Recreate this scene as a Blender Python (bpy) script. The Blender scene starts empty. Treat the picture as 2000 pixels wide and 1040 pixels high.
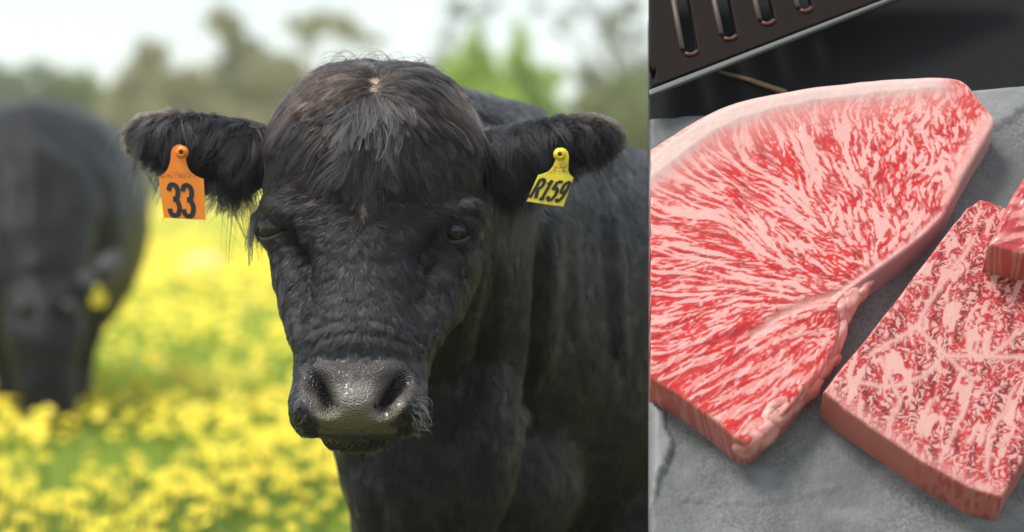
import bpy, bmesh, math, random
import numpy as np
from mathutils import Vector

# ------------------------------------------------------------------ camera, world, sun, exposure
SC = bpy.context.scene
COL = SC.collection
random.seed(5)
RNG = np.random.default_rng(11)
F = 5800.0            # focal length in pixels of a 2000 px wide frame
CAM_H = 1.15
cam_data = bpy.data.cameras.new('camera')
cam = bpy.data.objects.new('camera', cam_data)
COL.objects.link(cam)
cam.location = (0, 0, CAM_H)
cam.rotation_euler = (math.radians(90), 0, 0)
cam_data.sensor_width = 36.0
cam_data.lens = F / 2000 * 36.0
cam_data.shift_y = -190 / 2000
cam_data.clip_start = 0.05
cam_data.clip_end = 5000
cam_data.dof.use_dof = True
cam_data.dof.focus_distance = 3.92
cam_data.dof.aperture_fstop = 3.1
SC.camera = cam

world = bpy.data.worlds.new('World')
SC.world = world
world.use_nodes = True
SUN_EL, SUN_AZ = math.radians(64), math.radians(242)   # azimuth clockwise from +Y (north)
wn, wl = world.node_tree.nodes, world.node_tree.links
wn.clear()
w_out = wn.new('ShaderNodeOutputWorld')
w_sky = wn.new('ShaderNodeTexSky')
w_sky.sky_type = 'NISHITA'
w_sky.sun_disc = False
w_sky.sun_elevation = SUN_EL
w_sky.sun_rotation = SUN_AZ
w_bg = wn.new('ShaderNodeBackground'); w_bg.inputs[1].default_value = 0.12
wl.new(w_sky.outputs[0], w_bg.inputs[0])
w_cl = wn.new('ShaderNodeBackground'); w_cl.inputs[0].default_value = (0.80, 0.90, 1.02, 1); w_cl.inputs[1].default_value = 1.0
w_tc = wn.new('ShaderNodeTexCoord')
w_no = wn.new('ShaderNodeTexNoise'); w_no.inputs['Scale'].default_value = 3.0; w_no.inputs['Detail'].default_value = 6
w_rp = wn.new('ShaderNodeValToRGB')
w_rp.color_ramp.elements[0].position = 0.30; w_rp.color_ramp.elements[0].color = (0.55,)*3 + (1,)
w_rp.color_ramp.elements[1].position = 0.62; w_rp.color_ramp.elements[1].color = (1, 1, 1, 1)
w_mx = wn.new('ShaderNodeMixShader')
wl.new(w_tc.outputs['Generated'], w_no.inputs['Vector'])
wl.new(w_no.outputs['Fac'], w_rp.inputs[0])
wl.new(w_rp.outputs[0], w_mx.inputs[0])
wl.new(w_bg.outputs[0], w_mx.inputs[1]); wl.new(w_cl.outputs[0], w_mx.inputs[2])
wl.new(w_mx.outputs[0], w_out.inputs[0])

sun_data = bpy.data.lights.new('sun', 'SUN')
sun_data.energy = 2.9
sun_data.angle = math.radians(18)
sun_data.color = (1.0, 0.96, 0.9)
sun = bpy.data.objects.new('sun', sun_data)
COL.objects.link(sun)
sun.location = (0, 0, 20)
_sd = Vector((math.sin(SUN_AZ)*math.cos(SUN_EL), math.cos(SUN_AZ)*math.cos(SUN_EL), math.sin(SUN_EL)))
sun.rotation_euler = _sd.to_track_quat('Z', 'Y').to_euler()

SC.view_settings.view_transform = 'Standard'
SC.view_settings.look = 'None'
SC.view_settings.exposure = 0.32
SC.view_settings.gamma = 1.0
SC.view_settings.use_curve_mapping = False
SC.render.engine = 'CYCLES'
SC.cycles.use_denoising = True
SC.cycles.max_bounces = 6
SC.cycles.diffuse_bounces = 4
SC.cycles.glossy_bounces = 3
SC.cycles.volume_bounces = 4
SC.cycles.transmission_bounces = 4
SC.cycles.transparent_max_bounces = 8
SC.cycles_curves.shape = 'RIBBONS'

# ------------------------------------------------------------------ helpers
def P(u, v, d):
    """the point d metres in front of the camera's plane on the ray of photo pixel u, v"""
    return np.array(((u-1000)*d/F, d, CAM_H-(v-330)*d/F))

def project(p):
    p = np.asarray(p)
    d = np.maximum(p[..., 1], 0.05)
    return 1000+F*p[..., 0]/d, 330-F*(p[..., 2]-CAM_H)/d, d

def tag(o, label=None, cat=None, group=None, kind=None):
    if label: o['label'] = label
    if cat: o['category'] = cat
    if group: o['group'] = group
    if kind: o['kind'] = kind
    return o

def empty(name, loc=(0, 0, 0)):
    o = bpy.data.objects.new(name, None)
    o.location = loc
    o.empty_display_size = 0.1
    COL.objects.link(o)
    return o

def link(name, me, parent=None, mats=(), smooth=True):
    for m in mats: me.materials.append(m)
    o = bpy.data.objects.new(name, me)
    COL.objects.link(o)
    if parent is not None:
        o.parent = parent
        o.location = -Vector(parent.location)      # mesh data are in world space
    if smooth and len(me.polygons):
        me.polygons.foreach_set('use_smooth', np.ones(len(me.polygons), bool))
    return o

def mesh_np(name, verts, faces):
    """verts (N,3); faces (M,k) array or list of tuples"""
    me = bpy.data.meshes.new(name)
    verts = np.asarray(verts, np.float32)
    if isinstance(faces, np.ndarray):
        k = faces.shape[1]; n = len(faces)
        me.vertices.add(len(verts)); me.vertices.foreach_set('co', verts.ravel())
        me.loops.add(n*k); me.loops.foreach_set('vertex_index', faces.astype(np.int32).ravel())
        me.polygons.add(n)
        me.polygons.foreach_set('loop_start', np.arange(0, n*k, k, dtype=np.int32))
        me.polygons.foreach_set('loop_total', np.full(n, k, np.int32))
        me.update(calc_edges=True)
    else:
        me.from_pydata([tuple(map(float, v)) for v in verts], [], faces)
        me.update()
    return me

def attr_f(me, name, val):
    a = me.attributes.new(name, 'FLOAT', 'POINT'); a.data.foreach_set('value', np.asarray(val, np.float32).ravel())

def attr_c(me, name, rgb):
    a = me.attributes.new(name, 'FLOAT_COLOR', 'POINT')
    c = np.ones((len(rgb), 4), np.float32); c[:, :3] = rgb
    a.data.foreach_set('color', c.ravel())

class Geo:
    """collects tubes, lofts, boxes for one mesh"""
    def __init__(s): s.v = []; s.f = []; s.n = 0
    def add(s, v, f):
        s.v.append(np.asarray(v, float)); s.f += [tuple(i+s.n for i in q) for q in f]; s.n += len(v)
    def loft(s, rings):
        n = len(rings[0]); f = []
        for k in range(len(rings)-1):
            for i in range(n):
                j = (i+1) % n
                f.append((k*n+i, k*n+j, (k+1)*n+j, (k+1)*n+i))
        v = np.concatenate(rings)
        f.append(tuple(reversed(range(n)))); f.append(tuple(range((len(rings)-1)*n, len(rings)*n)))
        s.add(v, f)
    def tube(s, pts, radii, n=10):
        pts = [np.asarray(p, float) for p in pts]; rings = []
        a = None
        for i, p in enumerate(pts):
            t = pts[min(i+1, len(pts)-1)]-pts[max(i-1, 0)]; t = t/(np.linalg.norm(t)+1e-9)
            if a is None: a = np.cross(t, (0.3, 1, 0.2)) if abs(t[1]) < .9 else np.cross(t, (1, 0, 0))
            a = a-t*a.dot(t); a /= np.linalg.norm(a); b = np.cross(t, a)
            th = np.arange(n)*2*math.pi/n
            rings.append(p+radii[i]*(np.cos(th)[:, None]*a+np.sin(th)[:, None]*b))
        s.loft(rings)
    def ball(s, c, r, n=16, m=10):
        c = np.asarray(c, float); r = np.broadcast_to(r, 3)
        th = np.arange(n)*2*math.pi/n; rings = []
        for k in range(m):
            ph = -math.pi/2+math.pi*(k+.15)/(m-.7)
            rings.append(c+np.stack([r[0]*math.cos(ph)*np.cos(th), r[1]*math.cos(ph)*np.sin(th), np.full(n, r[2]*math.sin(ph))], 1))
        s.loft(rings)
    def box(s, lo, hi):
        (a, b, c), (d, e, f) = lo, hi
        s.add([(a,b,c),(d,b,c),(d,e,c),(a,e,c),(a,b,f),(d,b,f),(d,e,f),(a,e,f)],
              [(3,2,1,0),(4,5,6,7),(0,1,5,4),(1,2,6,5),(2,3,7,6),(3,0,4,7)])
    def mesh(s, name):
        me = mesh_np(name, np.concatenate(s.v), s.f)
        bm = bmesh.new(); bm.from_mesh(me); bmesh.ops.recalc_face_normals(bm, faces=bm.faces); bm.to_mesh(me); bm.free()
        return me

def remesh(me, voxel, smooth_it, factor=0.5):
    """fuse the overlapping closed shapes of me into one continuous skin"""
    o = bpy.data.objects.new('fuse', me); COL.objects.link(o)
    m = o.modifiers.new('r', 'REMESH'); m.mode = 'VOXEL'; m.voxel_size = voxel; m.adaptivity = 0
    s = o.modifiers.new('s', 'SMOOTH'); s.factor = factor; s.iterations = smooth_it
    dg = bpy.context.evaluated_depsgraph_get(); dg.update()
    out = bpy.data.meshes.new_from_object(o.evaluated_get(dg))
    bpy.data.objects.remove(o); bpy.data.meshes.remove(me)
    return out

def co_of(me):
    a = np.empty(len(me.vertices)*3, np.float32); me.vertices.foreach_get('co', a); return a.reshape(-1, 3).astype(float)
def no_of(me):
    a = np.empty(len(me.vertices)*3, np.float32); me.vertices.foreach_get('normal', a); return a.reshape(-1, 3).astype(float)

def catmull(pts, k=8, closed=True):
    pts = np.asarray(pts, float); n = len(pts); out = []
    for i in range(n if closed else n-1):
        if closed: p0, p1, p2, p3 = pts[i-1], pts[i], pts[(i+1) % n], pts[(i+2) % n]
        else: p0, p1, p2, p3 = pts[max(i-1, 0)], pts[i], pts[i+1], pts[min(i+2, n-1)]
        for t in np.arange(k)/k:
            out.append(.5*((2*p1)+(-p0+p2)*t+(2*p0-5*p1+4*p2-p3)*t*t+(-p0+3*p1-3*p2+p3)*t**3))
    if not closed: out.append(pts[-1])
    return np.array(out)

def poly_sdf(px, py, poly):
    """signed distance to a closed polygon, positive inside"""
    d2 = np.full(px.shape, 1e18); inside = np.zeros(px.shape, bool)
    n = len(poly)
    for i in range(n):
        (x1, y1), (x2, y2) = poly[i], poly[(i+1) % n]
        ex, ey = x2-x1, y2-y1; l2 = ex*ex+ey*ey+1e-18
        t = np.clip(((px-x1)*ex+(py-y1)*ey)/l2, 0, 1)
        d2 = np.minimum(d2, (px-x1-t*ex)**2+(py-y1-t*ey)**2)
        c = ((y1 > py) != (y2 > py)) & (px < (x2-x1)*(py-y1)/(y2-y1+1e-18)+x1)
        inside ^= c
    return np.where(inside, 1, -1)*np.sqrt(d2)

def sstep(a, b, x):
    t = np.clip((x-a)/(b-a), 0, 1); return t*t*(3-2*t)

def curve_w(u, v, pts, width):
    best = np.full(u.shape, 1e9)
    for (x1, y1), (x2, y2) in zip(pts[:-1], pts[1:]):
        ex, ey = x2-x1, y2-y1
        t = np.clip(((u-x1)*ex+(v-y1)*ey)/(ex*ex+ey*ey), 0, 1)
        best = np.minimum(best, (u-x1-t*ex)**2+(v-y1-t*ey)**2)
    return np.exp(-best/width**2)

_perm = RNG.random((256, 256))
def vnoise(x, y, seed=0):
    """smooth value noise in 0..1"""
    x = x+seed*17.3; y = y+seed*9.7
    xi = np.floor(x).astype(int); yi = np.floor(y).astype(int)
    fx = x-xi; fy = y-yi; fx = fx*fx*(3-2*fx); fy = fy*fy*(3-2*fy)
    g = lambda a, b: _perm[a % 256, b % 256]
    return (g(xi, yi)*(1-fx)+g(xi+1, yi)*fx)*(1-fy)+(g(xi, yi+1)*(1-fx)+g(xi+1, yi+1)*fx)*fy
def fbm(x, y, seed=0, o=4):
    s = 0; a = .5; t = 0
    for k in range(o):
        s = s+a*vnoise(x*2**k, y*2**k, seed+k*3); t += a; a *= .5
    return s/t

# ------------------------------------------------------------------ materials
def mat(name, col=(.5, .5, .5), rough=.6, **kw):
    m = bpy.data.materials.new(name); m.use_nodes = True
    b = m.node_tree.nodes['Principled BSDF']
    b.inputs['Base Color'].default_value = (*col, 1); b.inputs['Roughness'].default_value = rough
    for k, v in kw.items(): b.inputs[k.replace('_', ' ')].default_value = v
    return m
def nd(m, t, **kw):
    n = m.node_tree.nodes.new(t)
    for k, v in kw.items():
        if hasattr(n, k) and k not in n.inputs: setattr(n, k, v)
        else: n.inputs[k].default_value = v
    return n
def lk(m, a, b): m.node_tree.links.new(a, b)
def bsdf(m): return m.node_tree.nodes['Principled BSDF']
def ramp(m, src, stops, interp='LINEAR'):
    r = nd(m, 'ShaderNodeValToRGB'); e = r.color_ramp.elements; r.color_ramp.interpolation = interp
    while len(e) < len(stops): e.new(.5)
    for i, (p, c) in enumerate(stops):
        e[i].position = p; e[i].color = (*c, 1) if len(c) == 3 else c
    lk(m, src, r.inputs[0]); return r.outputs[0]
def objco(m): return nd(m, 'ShaderNodeTexCoord').outputs['Object']
def noise(m, scale, detail=5, vec=None, rough=.55, dist=0):
    n = nd(m, 'ShaderNodeTexNoise'); n.inputs['Scale'].default_value = scale; n.inputs['Detail'].default_value = detail
    n.inputs['Roughness'].default_value = rough; n.inputs['Distortion'].default_value = dist
    lk(m, vec if vec is not None else objco(m), n.inputs['Vector']); return n.outputs['Fac']
def mixc(m, fac, a, b, mode='MIX'):
    x = nd(m, 'ShaderNodeMix', data_type='RGBA', blend_type=mode)
    for i, s in ((0, fac), (6, a), (7, b)):
        if hasattr(s, 'is_output'): lk(m, s, x.inputs[i])
        elif i == 0: x.inputs[0].default_value = s
        else: x.inputs[i].default_value = (*s, 1)
    return x.outputs[2]
def bump(m, h, strength, dist, prev=None):
    b = nd(m, 'ShaderNodeBump'); b.inputs['Strength'].default_value = strength; b.inputs['Distance'].default_value = dist
    lk(m, h, b.inputs['Height'])
    if prev is not None: lk(m, prev, b.inputs['Normal'])
    lk(m, b.outputs[0], bsdf(m).inputs['Normal']); return b.outputs[0]
def attr(m, name, out='Fac'):
    a = nd(m, 'ShaderNodeAttribute'); a.attribute_name = name; return a.outputs[out]
# ------------------------------------------------------------------ meadow ground
gm = mat('meadow_ground', rough=.9)
_gx = nd(gm, 'ShaderNodeNewGeometry').outputs['Position']
_n1 = noise(gm, .9, 6, _gx); _n2 = noise(gm, 7, 4, _gx)
_gr = ramp(gm, _n2, [(.3, (.24, .32, .035)), (.7, (.36, .45, .06))])
_ye = ramp(gm, _n2, [(.3, (.62, .50, .012)), (.75, (.80, .68, .03))])
_f = ramp(gm, _n1, [(.40, (0, 0, 0)), (.56, (1, 1, 1))])
_sp = nd(gm, 'ShaderNodeSeparateXYZ'); lk(gm, _gx, _sp.inputs[0])
_far = nd(gm, 'ShaderNodeMapRange'); lk(gm, _sp.outputs['Y'], _far.inputs[0]); _far.inputs[1].default_value = 17; _far.inputs[2].default_value = 30
_far.inputs[3].default_value = .25; _far.inputs[4].default_value = .9
_ff = nd(gm, 'ShaderNodeMath', operation='MULTIPLY'); lk(gm, _f, _ff.inputs[0]); lk(gm, _far.outputs[0], _ff.inputs[1])
_nr = nd(gm, 'ShaderNodeMapRange'); lk(gm, _sp.outputs['Y'], _nr.inputs[0]); _nr.inputs[1].default_value = 6.5; _nr.inputs[2].default_value = 9.0
_near_dim = ramp(gm, _n2, [(.3, (.065, .07, .016)), (.7, (.13, .13, .028))])       # unseen ground near the cow, darkened to cut its green bounce light
lk(gm, mixc(gm, _nr.outputs[0], _near_dim, mixc(gm, _ff.outputs[0], _gr, _ye)), bsdf(gm).inputs['Base Color'])
bump(gm, _n2, .6, .05)
xs = np.concatenate([np.linspace(-900, -40, 12), np.linspace(-36, 36, 60), np.linspace(40, 900, 12)])
ys = np.concatenate([np.linspace(-300, -4, 8), np.linspace(0, 60, 50), np.linspace(64, 600, 14)])
X, Y = np.meshgrid(xs, ys)
Z = (vnoise(X*.35, Y*.35, 2)-.5)*.05*(np.abs(X) < 36)*(Y > 0)*(Y < 60)
gv = np.stack([X, Y, Z-.02], -1).reshape(-1, 3); nx = len(xs)
gf = np.array([(j*nx+i, j*nx+i+1, (j+1)*nx+i+1, (j+1)*nx+i) for j in range(len(ys)-1) for i in range(nx-1)])
tag(link('meadow_ground', mesh_np('meadow_ground', gv, gf), None, [gm]), kind='structure', label='green meadow floor thick with yellow flowers')

# ------------------------------------------------------------------ grass and flowers
def field_points(n, v0, v1, u0=-250, u1=1500, pw=1.0):
    """points spread evenly over the picture's ground between rows v0 and v1"""
    v = v0+(v1-v0)*RNG.random(n)**pw; u = RNG.uniform(u0, u1, n)
    d = F*CAM_H/(v-330)
    return (u-1000)*d/F, d
def leaf_mat(name, a, b, scale=.55):
    m = mat(name, rough=.6)
    lk(m, ramp(m, noise(m, scale, 4, dist=.3), [(.32, a), (.68, b)]), bsdf(m).inputs['Base Color'])
    tr = nd(m, 'ShaderNodeBsdfTranslucent'); mx = nd(m, 'ShaderNodeMixShader'); mx.inputs[0].default_value = .45
    cl = [l for l in m.node_tree.links if l.to_socket.name == 'Base Color'][0].from_socket
    lk(m, cl, tr.inputs[0]); lk(m, bsdf(m).outputs[0], mx.inputs[1]); lk(m, tr.outputs[0], mx.inputs[2])
    lk(m, mx.outputs[0], m.node_tree.nodes['Material Output'].inputs[0]); return m
blade_m = leaf_mat('meadow_grass', (.30, .40, .04), (.44, .54, .085), 3)
x, y = field_points(36000, 420, 1180)
xo, yo = field_points(62000, 440, 1380, u0=-2300, u1=3600)           # the same meadow beyond the view
uo = 1000+F*xo/yo; s_ = ((uo < -250) | (uo > 1500) | (yo < F*CAM_H/850)) & (RNG.random(len(xo)) < sstep(6.2, 8.6, yo))
x, y = np.concatenate([x, xo[s_]]), np.concatenate([y, yo[s_]])
n = len(x); a = RNG.uniform(0, 6.28, n); hgt = RNG.uniform(.07, .20, n); w = RNG.uniform(.004, .008, n)*np.clip(y/12, 1, 3)
ln = RNG.uniform(.0, .09, n)
bx, by = np.cos(a)*w, np.sin(a)*w; lx, ly = np.cos(a+1.3)*ln, np.sin(a+1.3)*ln
q = np.stack([np.stack([x-bx, y-by, 0*x-.02], 1), np.stack([x+bx, y+by, 0*x-.02], 1), np.stack([x+bx*.7+lx*.5, y+by*.7+ly*.5, hgt*.65], 1), np.stack([x-bx*.7+lx*.5, y-by*.7+ly*.5, hgt*.65], 1), np.stack([x+lx*1.3, y+ly*1.3, hgt], 1)], 1).reshape(-1, 3)
i = np.arange(n)*5
gf = np.concatenate([np.stack([i, i+1, i+2], 1), np.stack([i, i+2, i+3], 1), np.stack([i+3, i+2, i+4], 1)])
tag(link('grass', mesh_np('grass', q, gf), None, [blade_m], smooth=False), kind='stuff', label='green grass blades between the yellow flowers')

petal_m = mat('yellow_petal', (.86, .70, .012), .55)
_pc = ramp(petal_m, noise(petal_m, 2.2, 3, nd(petal_m, 'ShaderNodeNewGeometry').outputs['Position']), [(.3, (.74, .54, .006)), (.7, (.80, .67, .018))])
lk(petal_m, _pc, bsdf(petal_m).inputs['Base Color'])
heart_m = mat('flower_heart', (.55, .36, .01), .7)
stem_m = mat('flower_stem', (.10, .19, .025), .6)
def flower_parts(r, petals=9):
    """a daisy-like bloom facing up on its stem, base at the origin"""
    v, f, mi = [], [], []
    for k in range(petals):
        a = k*2*math.pi/petals; s = 2.2/petals
        for (rr, da, z) in ((.22, -s*.5, 0), (.72, -s, .10), (1, 0, .02), (.72, s, .10), (.22, s*.5, 0)):
            v.append((r*rr*math.cos(a+da), r*rr*math.sin(a+da), r*z))
        b = k*5; f.append((b, b+1, b+2, b+3, b+4)); mi.append(0)
    b = len(v); m = 7
    for (rr, z) in ((.30, .02), (.20, .16)):
        for k in range(m): v.append((r*rr*math.cos(k*6.283/m), r*rr*math.sin(k*6.283/m), r*z))
    for k in range(m): f.append((b+k, b+(k+1) % m, b+m+(k+1) % m, b+m+k)); mi.append(1)
    f.append(tuple(range(b+m, b+2*m))); mi.append(1)
    return v, f, mi
def flower_mesh(h, r, lean):
    v, f, mi = flower_parts(r)
    t = Vector((lean*.3, -.35, .9)).to_track_quat('Z', 'Y')
    v = [tuple(t @ Vector(p)+Vector((lean*h, 0, h))) for p in v]
    b = len(v); k = 5
    for z in (0, 1):
        for i in range(k): v.append((lean*h*z+.003*math.cos(i*1.257), .003*math.sin(i*1.257), h*z-.02*(1-z)))
    for i in range(k): f.append((b+i, b+(i+1) % k, b+k+(i+1) % k, b+k+i)); mi.append(2)
    for sgn in (-1, 1):                       # two leaves on the stem
        b = len(v); v += [(lean*h*.3, 0, h*.3), (lean*h*.3+sgn*.02, .012, h*.42), (lean*h*.3+sgn*.05, 0, h*.5), (lean*h*.3+sgn*.02, -.012, h*.4)]
        f.append((b, b+1, b+2, b+3)); mi.append(2)
    me = mesh_np('yellow_flower', v, f)
    for m in (petal_m, heart_m, stem_m): me.materials.append(m)
    me.polygons.foreach_set('material_index', np.array(mi, np.int32))
    return me
FM = [flower_mesh(h, r, l) for h, r, l in ((.17, .025, .1), (.20, .029, -.15), (.14, .023, .05), (.22, .027, .2))]
def clustered(n, v0, v1, thr, **k):
    x, y = field_points(n, v0, v1, **k)
    c = fbm(x*1.6+30, y*.9+11, 31, 3)*.75+vnoise(x*.35, y*.3, 40)*.25
    s = c+RNG.normal(0, .085, len(x)) > thr+.012
    return x[s], y[s]
x, y = clustered(1150, 880, 1180, .50, u0=-40, u1=760)
o_ = np.argsort(y)[:300]; x, y = x[o_], y[o_]
ycut = y.max()
for k in range(len(x)):
    me = FM[k % 4]
    o = bpy.data.objects.new('yellow_flower', me); COL.objects.link(o)
    o.location = (x[k], y[k], 0); o.rotation_euler = (0, 0, RNG.normal(0, .5)); s = RNG.uniform(.8, 1.3); o.scale = (s, s, s)
    tag(o, 'small yellow daisy-like flower among the nearest blooms at the foot of the meadow view', 'flower', 'nearest yellow flowers in the meadow grass')
# the rest of the flower carpet
fv, ff, n0 = [], [], 0
x, y = clustered(30000, 372, 1180, .474)
far = (y > ycut) & (RNG.random(len(x)) < .22+.78*sstep(12, 24, y)) | (x < (-60-1000)*y/F) | (x > (760-1000)*y/F)
x, y = x[far], y[far]
xo, yo = clustered(90000, 372, 1400, .474, u0=-2300, u1=3600)
uo = 1000+F*xo/yo; s_ = ((uo < -250) | (uo > 1500) | (yo < F*CAM_H/850)) & (RNG.random(len(xo)) < .5*sstep(6.2, 9.5, yo)*(.4+.6*sstep(10, 20, yo)))
x, y = np.concatenate([x, xo[s_]]), np.concatenate([y, yo[s_]])
n = len(x); r = RNG.uniform(.015, .030, n)*np.clip(y/15, 1, 2.6); h = RNG.uniform(.13, .24, n); k = 6
a0 = RNG.uniform(0, 6.28, n); tl = RNG.normal(.45, .25, n); tx = RNG.normal(0, .25, n)
rim = []
for i in range(k):
    a = a0+i*2*math.pi/k; px, py = r*np.cos(a), r*np.sin(a)
    rim.append(np.stack([x+px, y+py, h+py*tl+px*tx], 1))
ctr = np.stack([x, y, h-.2*r], 1)
q = np.stack([ctr]+rim, 1).reshape(-1, 3); b = np.arange(n)*(k+1)
ff = np.concatenate([np.stack([b, b+1+i, b+1+(i+1) % k], 1) for i in range(k)])
tag(link('flower_carpet', mesh_np('flower_carpet', q, ff), None, [petal_m]), kind='stuff', label='carpet of yellow flowers running back to the trees')
print('carpet', n)

# pale boulder lying far out in the flowers
rock_m = mat('pale_rock', rough=.85)
lk(rock_m, ramp(rock_m, noise(rock_m, 9, 5), [(.3, (.52, .40, .27)), (.7, (.74, .60, .44))]), bsdf(rock_m).inputs['Base Color'])
c = P(400, 545, 31); g = Geo(); g.ball((c[0], c[1], .06), (.30, .22, .20), 24, 16)
me = g.mesh('boulder'); vv = co_of(me); cc = np.array((c[0], c[1], .06))
vv = cc+(vv-cc)*(1+.28*(fbm(vv[:, 0]*5, vv[:, 2]*5+vv[:, 1]*4, 3)-.5))[:, None]; me.vertices.foreach_set('co', vv.astype(np.float32).ravel())
tag(link('boulder', me, None, [rock_m]), 'pale tan boulder half sunk among the yellow flowers', 'boulder')

# ------------------------------------------------------------------ trees behind the meadow
LEAF = {'dark': leaf_mat('dark_leaf', (.10, .15, .075), (.18, .235, .12)),
        'olive': leaf_mat('olive_leaf', (.31, .295, .15), (.46, .42, .24)),
        'lime': leaf_mat('lime_leaf', (.33, .50, .025), (.46, .62, .06)),
        'grey': leaf_mat('grey_leaf', (.20, .215, .16), (.30, .31, .24)),
        'mid': leaf_mat('mid_leaf', (.19, .235, .085), (.30, .34, .13))}
bark_m = mat('tree_bark', rough=.9)
lk(bark_m, ramp(bark_m, noise(bark_m, 4, 5), [(.3, (.10, .075, .055)), (.7, (.24, .19, .15))]), bsdf(bark_m).inputs['Base Color'])
def tree(label, d, trunk_u, clumps, leaf, r_trunk=.16, size=.15, group='trees behind the meadow', lean=0, name='tree', dens=1.0):
    """clumps: (u, v, radius in pixels) of the leaf masses seen from the meadow"""
    clumps = list(clumps)+[(u+RNG.normal(0, .7)*r, v+abs(RNG.normal(0, .55))*r, r*RNG.uniform(.5, .8)) for u, v, r in clumps if name == 'tree' and r > 24]
    x0 = P(trunk_u, 330, d)[0]
    t = empty(name, (x0, d, 0)); tag(t, label, 'tree', group)
    g = Geo()
    tops = [P(u, v, d+RNG.uniform(-1, 1)*r*d/F*.8) for u, v, r in clumps]
    zt = max(p[2] for p in tops); fork = np.array((x0+lean*.4, d, max(.8, min(p[2] for p in tops)*.8)))
    g.tube([(x0, d, -.1), (x0+lean*.15, d, fork[2]*.5), fork], [r_trunk*1.25, r_trunk, r_trunk*.85], 10)
    for p in tops:
        mid = fork*.45+p*.55+RNG.normal(0, .15, 3)
        g.tube([fork+(0, 0, -.1), mid, p], [r_trunk*.5, r_trunk*.3, r_trunk*.08], 6)
    link('trunk', g.mesh('trunk'), t, [bark_m])
    L = []
    for (u, v, r), c in zip(clumps, tops):
        R = r*d/F; m = int(np.clip(dens*26*(R/size)**2, 60, 6000))
        p = RNG.normal(0, 1, (m, 3)); p = unit_(p)*(RNG.random((m, 1))**.42)
        sub = RNG.normal(0, 1, (9, 3)); sub = unit_(sub)*.8                    # twigs gather the leaves into sprays
        j = RNG.integers(0, 9, m); p = np.where(RNG.random((m, 1)) < .62, sub[j]*.75+p*.42, p)
        L.append(c+p*R*np.array((1.05, .9, .95)))
    L = np.concatenate(L); m = len(L)
    ax = unit_(RNG.normal(0, 1, (m, 3))); bx = unit_(np.cross(ax, RNG.normal(0, 1, (m, 3))))
    s = size*RNG.uniform(.55, 1.25, (m, 1))
    q = np.stack([L-ax*s, L+bx*s*.38, L+ax*s, L-bx*s*.38], 1).reshape(-1, 3)
    link('crown', mesh_np('crown', q, (np.arange(m)*4)[:, None]+np.arange(4)), t, [LEAF[leaf]], smooth=False)
    return t
def unit_(a): return a/(np.linalg.norm(a, axis=-1, keepdims=True)+1e-12)
# far dark belt on the left
tree('dark low tree at the outer edge of the belt, behind the grazing cow', 95, -60, [(-90, 185, 60), (-30, 170, 55), (-70, 260, 70), (0, 250, 60)], 'dark', size=.26)
tree('dark dense tree with a pale gap in it above the grazing cow', 95, 20, [(15, 165, 40), (75, 140, 24), (5, 240, 55), (70, 245, 50), (95, 180, 28), (30, 310, 50), (40, 200, 46), (85, 290, 50)], 'dark', size=.24)
tree('dark low round tree between the grazing cow and the tan tree', 95, 150, [(120, 170, 40), (165, 165, 36), (140, 235, 60), (195, 195, 36), (190, 270, 55), (120, 310, 50)], 'mid', size=.24)
# tall tan gum trees
tree('tall tan-leaved tree with a pointed top behind the orange-tagged ear', 78, 290, [(298, 105, 36), (265, 150, 40), (325, 165, 48), (250, 215, 50), (310, 240, 60), (360, 215, 46), (270, 300, 55), (340, 310, 60), (375, 150, 26), (345, 190, 58), (240, 275, 62), (235, 180, 34), (400, 225, 60), (215, 240, 46)], 'olive', size=.2)
tree('tall tan tree with a dark tuft at its top, above the cow\'s brow', 84, 470, [(425, 38, 30), (455, 70, 30), (480, 110, 46), (430, 150, 44), (520, 150, 50), (470, 200, 60), (540, 215, 50), (410, 240, 60), (480, 280, 60), (550, 290, 55), (400, 310, 60), (545, 180, 52), (500, 250, 60), (385, 180, 40), (560, 130, 30)], 'olive', size=.21)
tree('thin-crowned tree whose spray reaches over the cow\'s head', 88, 610, [(575, 50, 22), (620, 42, 30), (665, 50, 32), (700, 70, 24), (735, 80, 14), (600, 80, 18), (600, 240, 60), (660, 280, 60), (690, 220, 50)], 'olive', size=.17, lean=.2, dens=.75)
# bright green young trees
tree('bright lime-green young tree with a forked pointed crown', 58, 930, [(935, 60, 15), (925, 95, 26), (900, 130, 34), (945, 140, 34), (880, 175, 40), (930, 200, 48), (975, 215, 46), (890, 240, 50), (960, 270, 50), (880, 310, 50)], 'lime', size=.12, r_trunk=.09)
tree('bright lime-green tree with a single tall tip beside the yellow-tagged ear', 60, 1035, [(1012, 52, 12), (1018, 85, 20), (1010, 120, 30), (1035, 150, 36), (1000, 180, 44), (1060, 195, 40), (1040, 230, 46), (1085, 240, 36), (1010, 280, 50), (1070, 300, 50)], 'lime', size=.12, r_trunk=.09)
# thin high branches and airy grey trees on the right
tree('bare tall tree with thin arching branches over the lime-green trees', 92, 860, [(880, 20, 20), (905, 30, 14), (935, 22, 13), (965, 10, 12), (870, 70, 16), (860, 120, 24), (900, 5, 12), (845, 190, 40)], 'grey', size=.15, r_trunk=.13, dens=.55)
tree('airy grey-leaved tree standing nearest the edge of the meadow view', 86, 1225, [(1195, 40, 26), (1235, 20, 30), (1180, 75, 16), (1215, 85, 20), (1190, 115, 14), (1250, 70, 20), (1170, 25, 18), (1260, 120, 26), (1225, 150, 26), (1110, 35, 18), (1050, 15, 14), (1140, 12, 14), (1090, 60, 9)], 'grey', size=.15, r_trunk=.15, dens=.5)
tree('pale-trunked tree with a broken brown stem behind the yellow-tagged ear', 70, 1150, [(1135, 140, 22), (1165, 150, 26), (1120, 210, 26), (1190, 180, 30)], 'grey', size=.14, r_trunk=.36, dens=.6)
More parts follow.
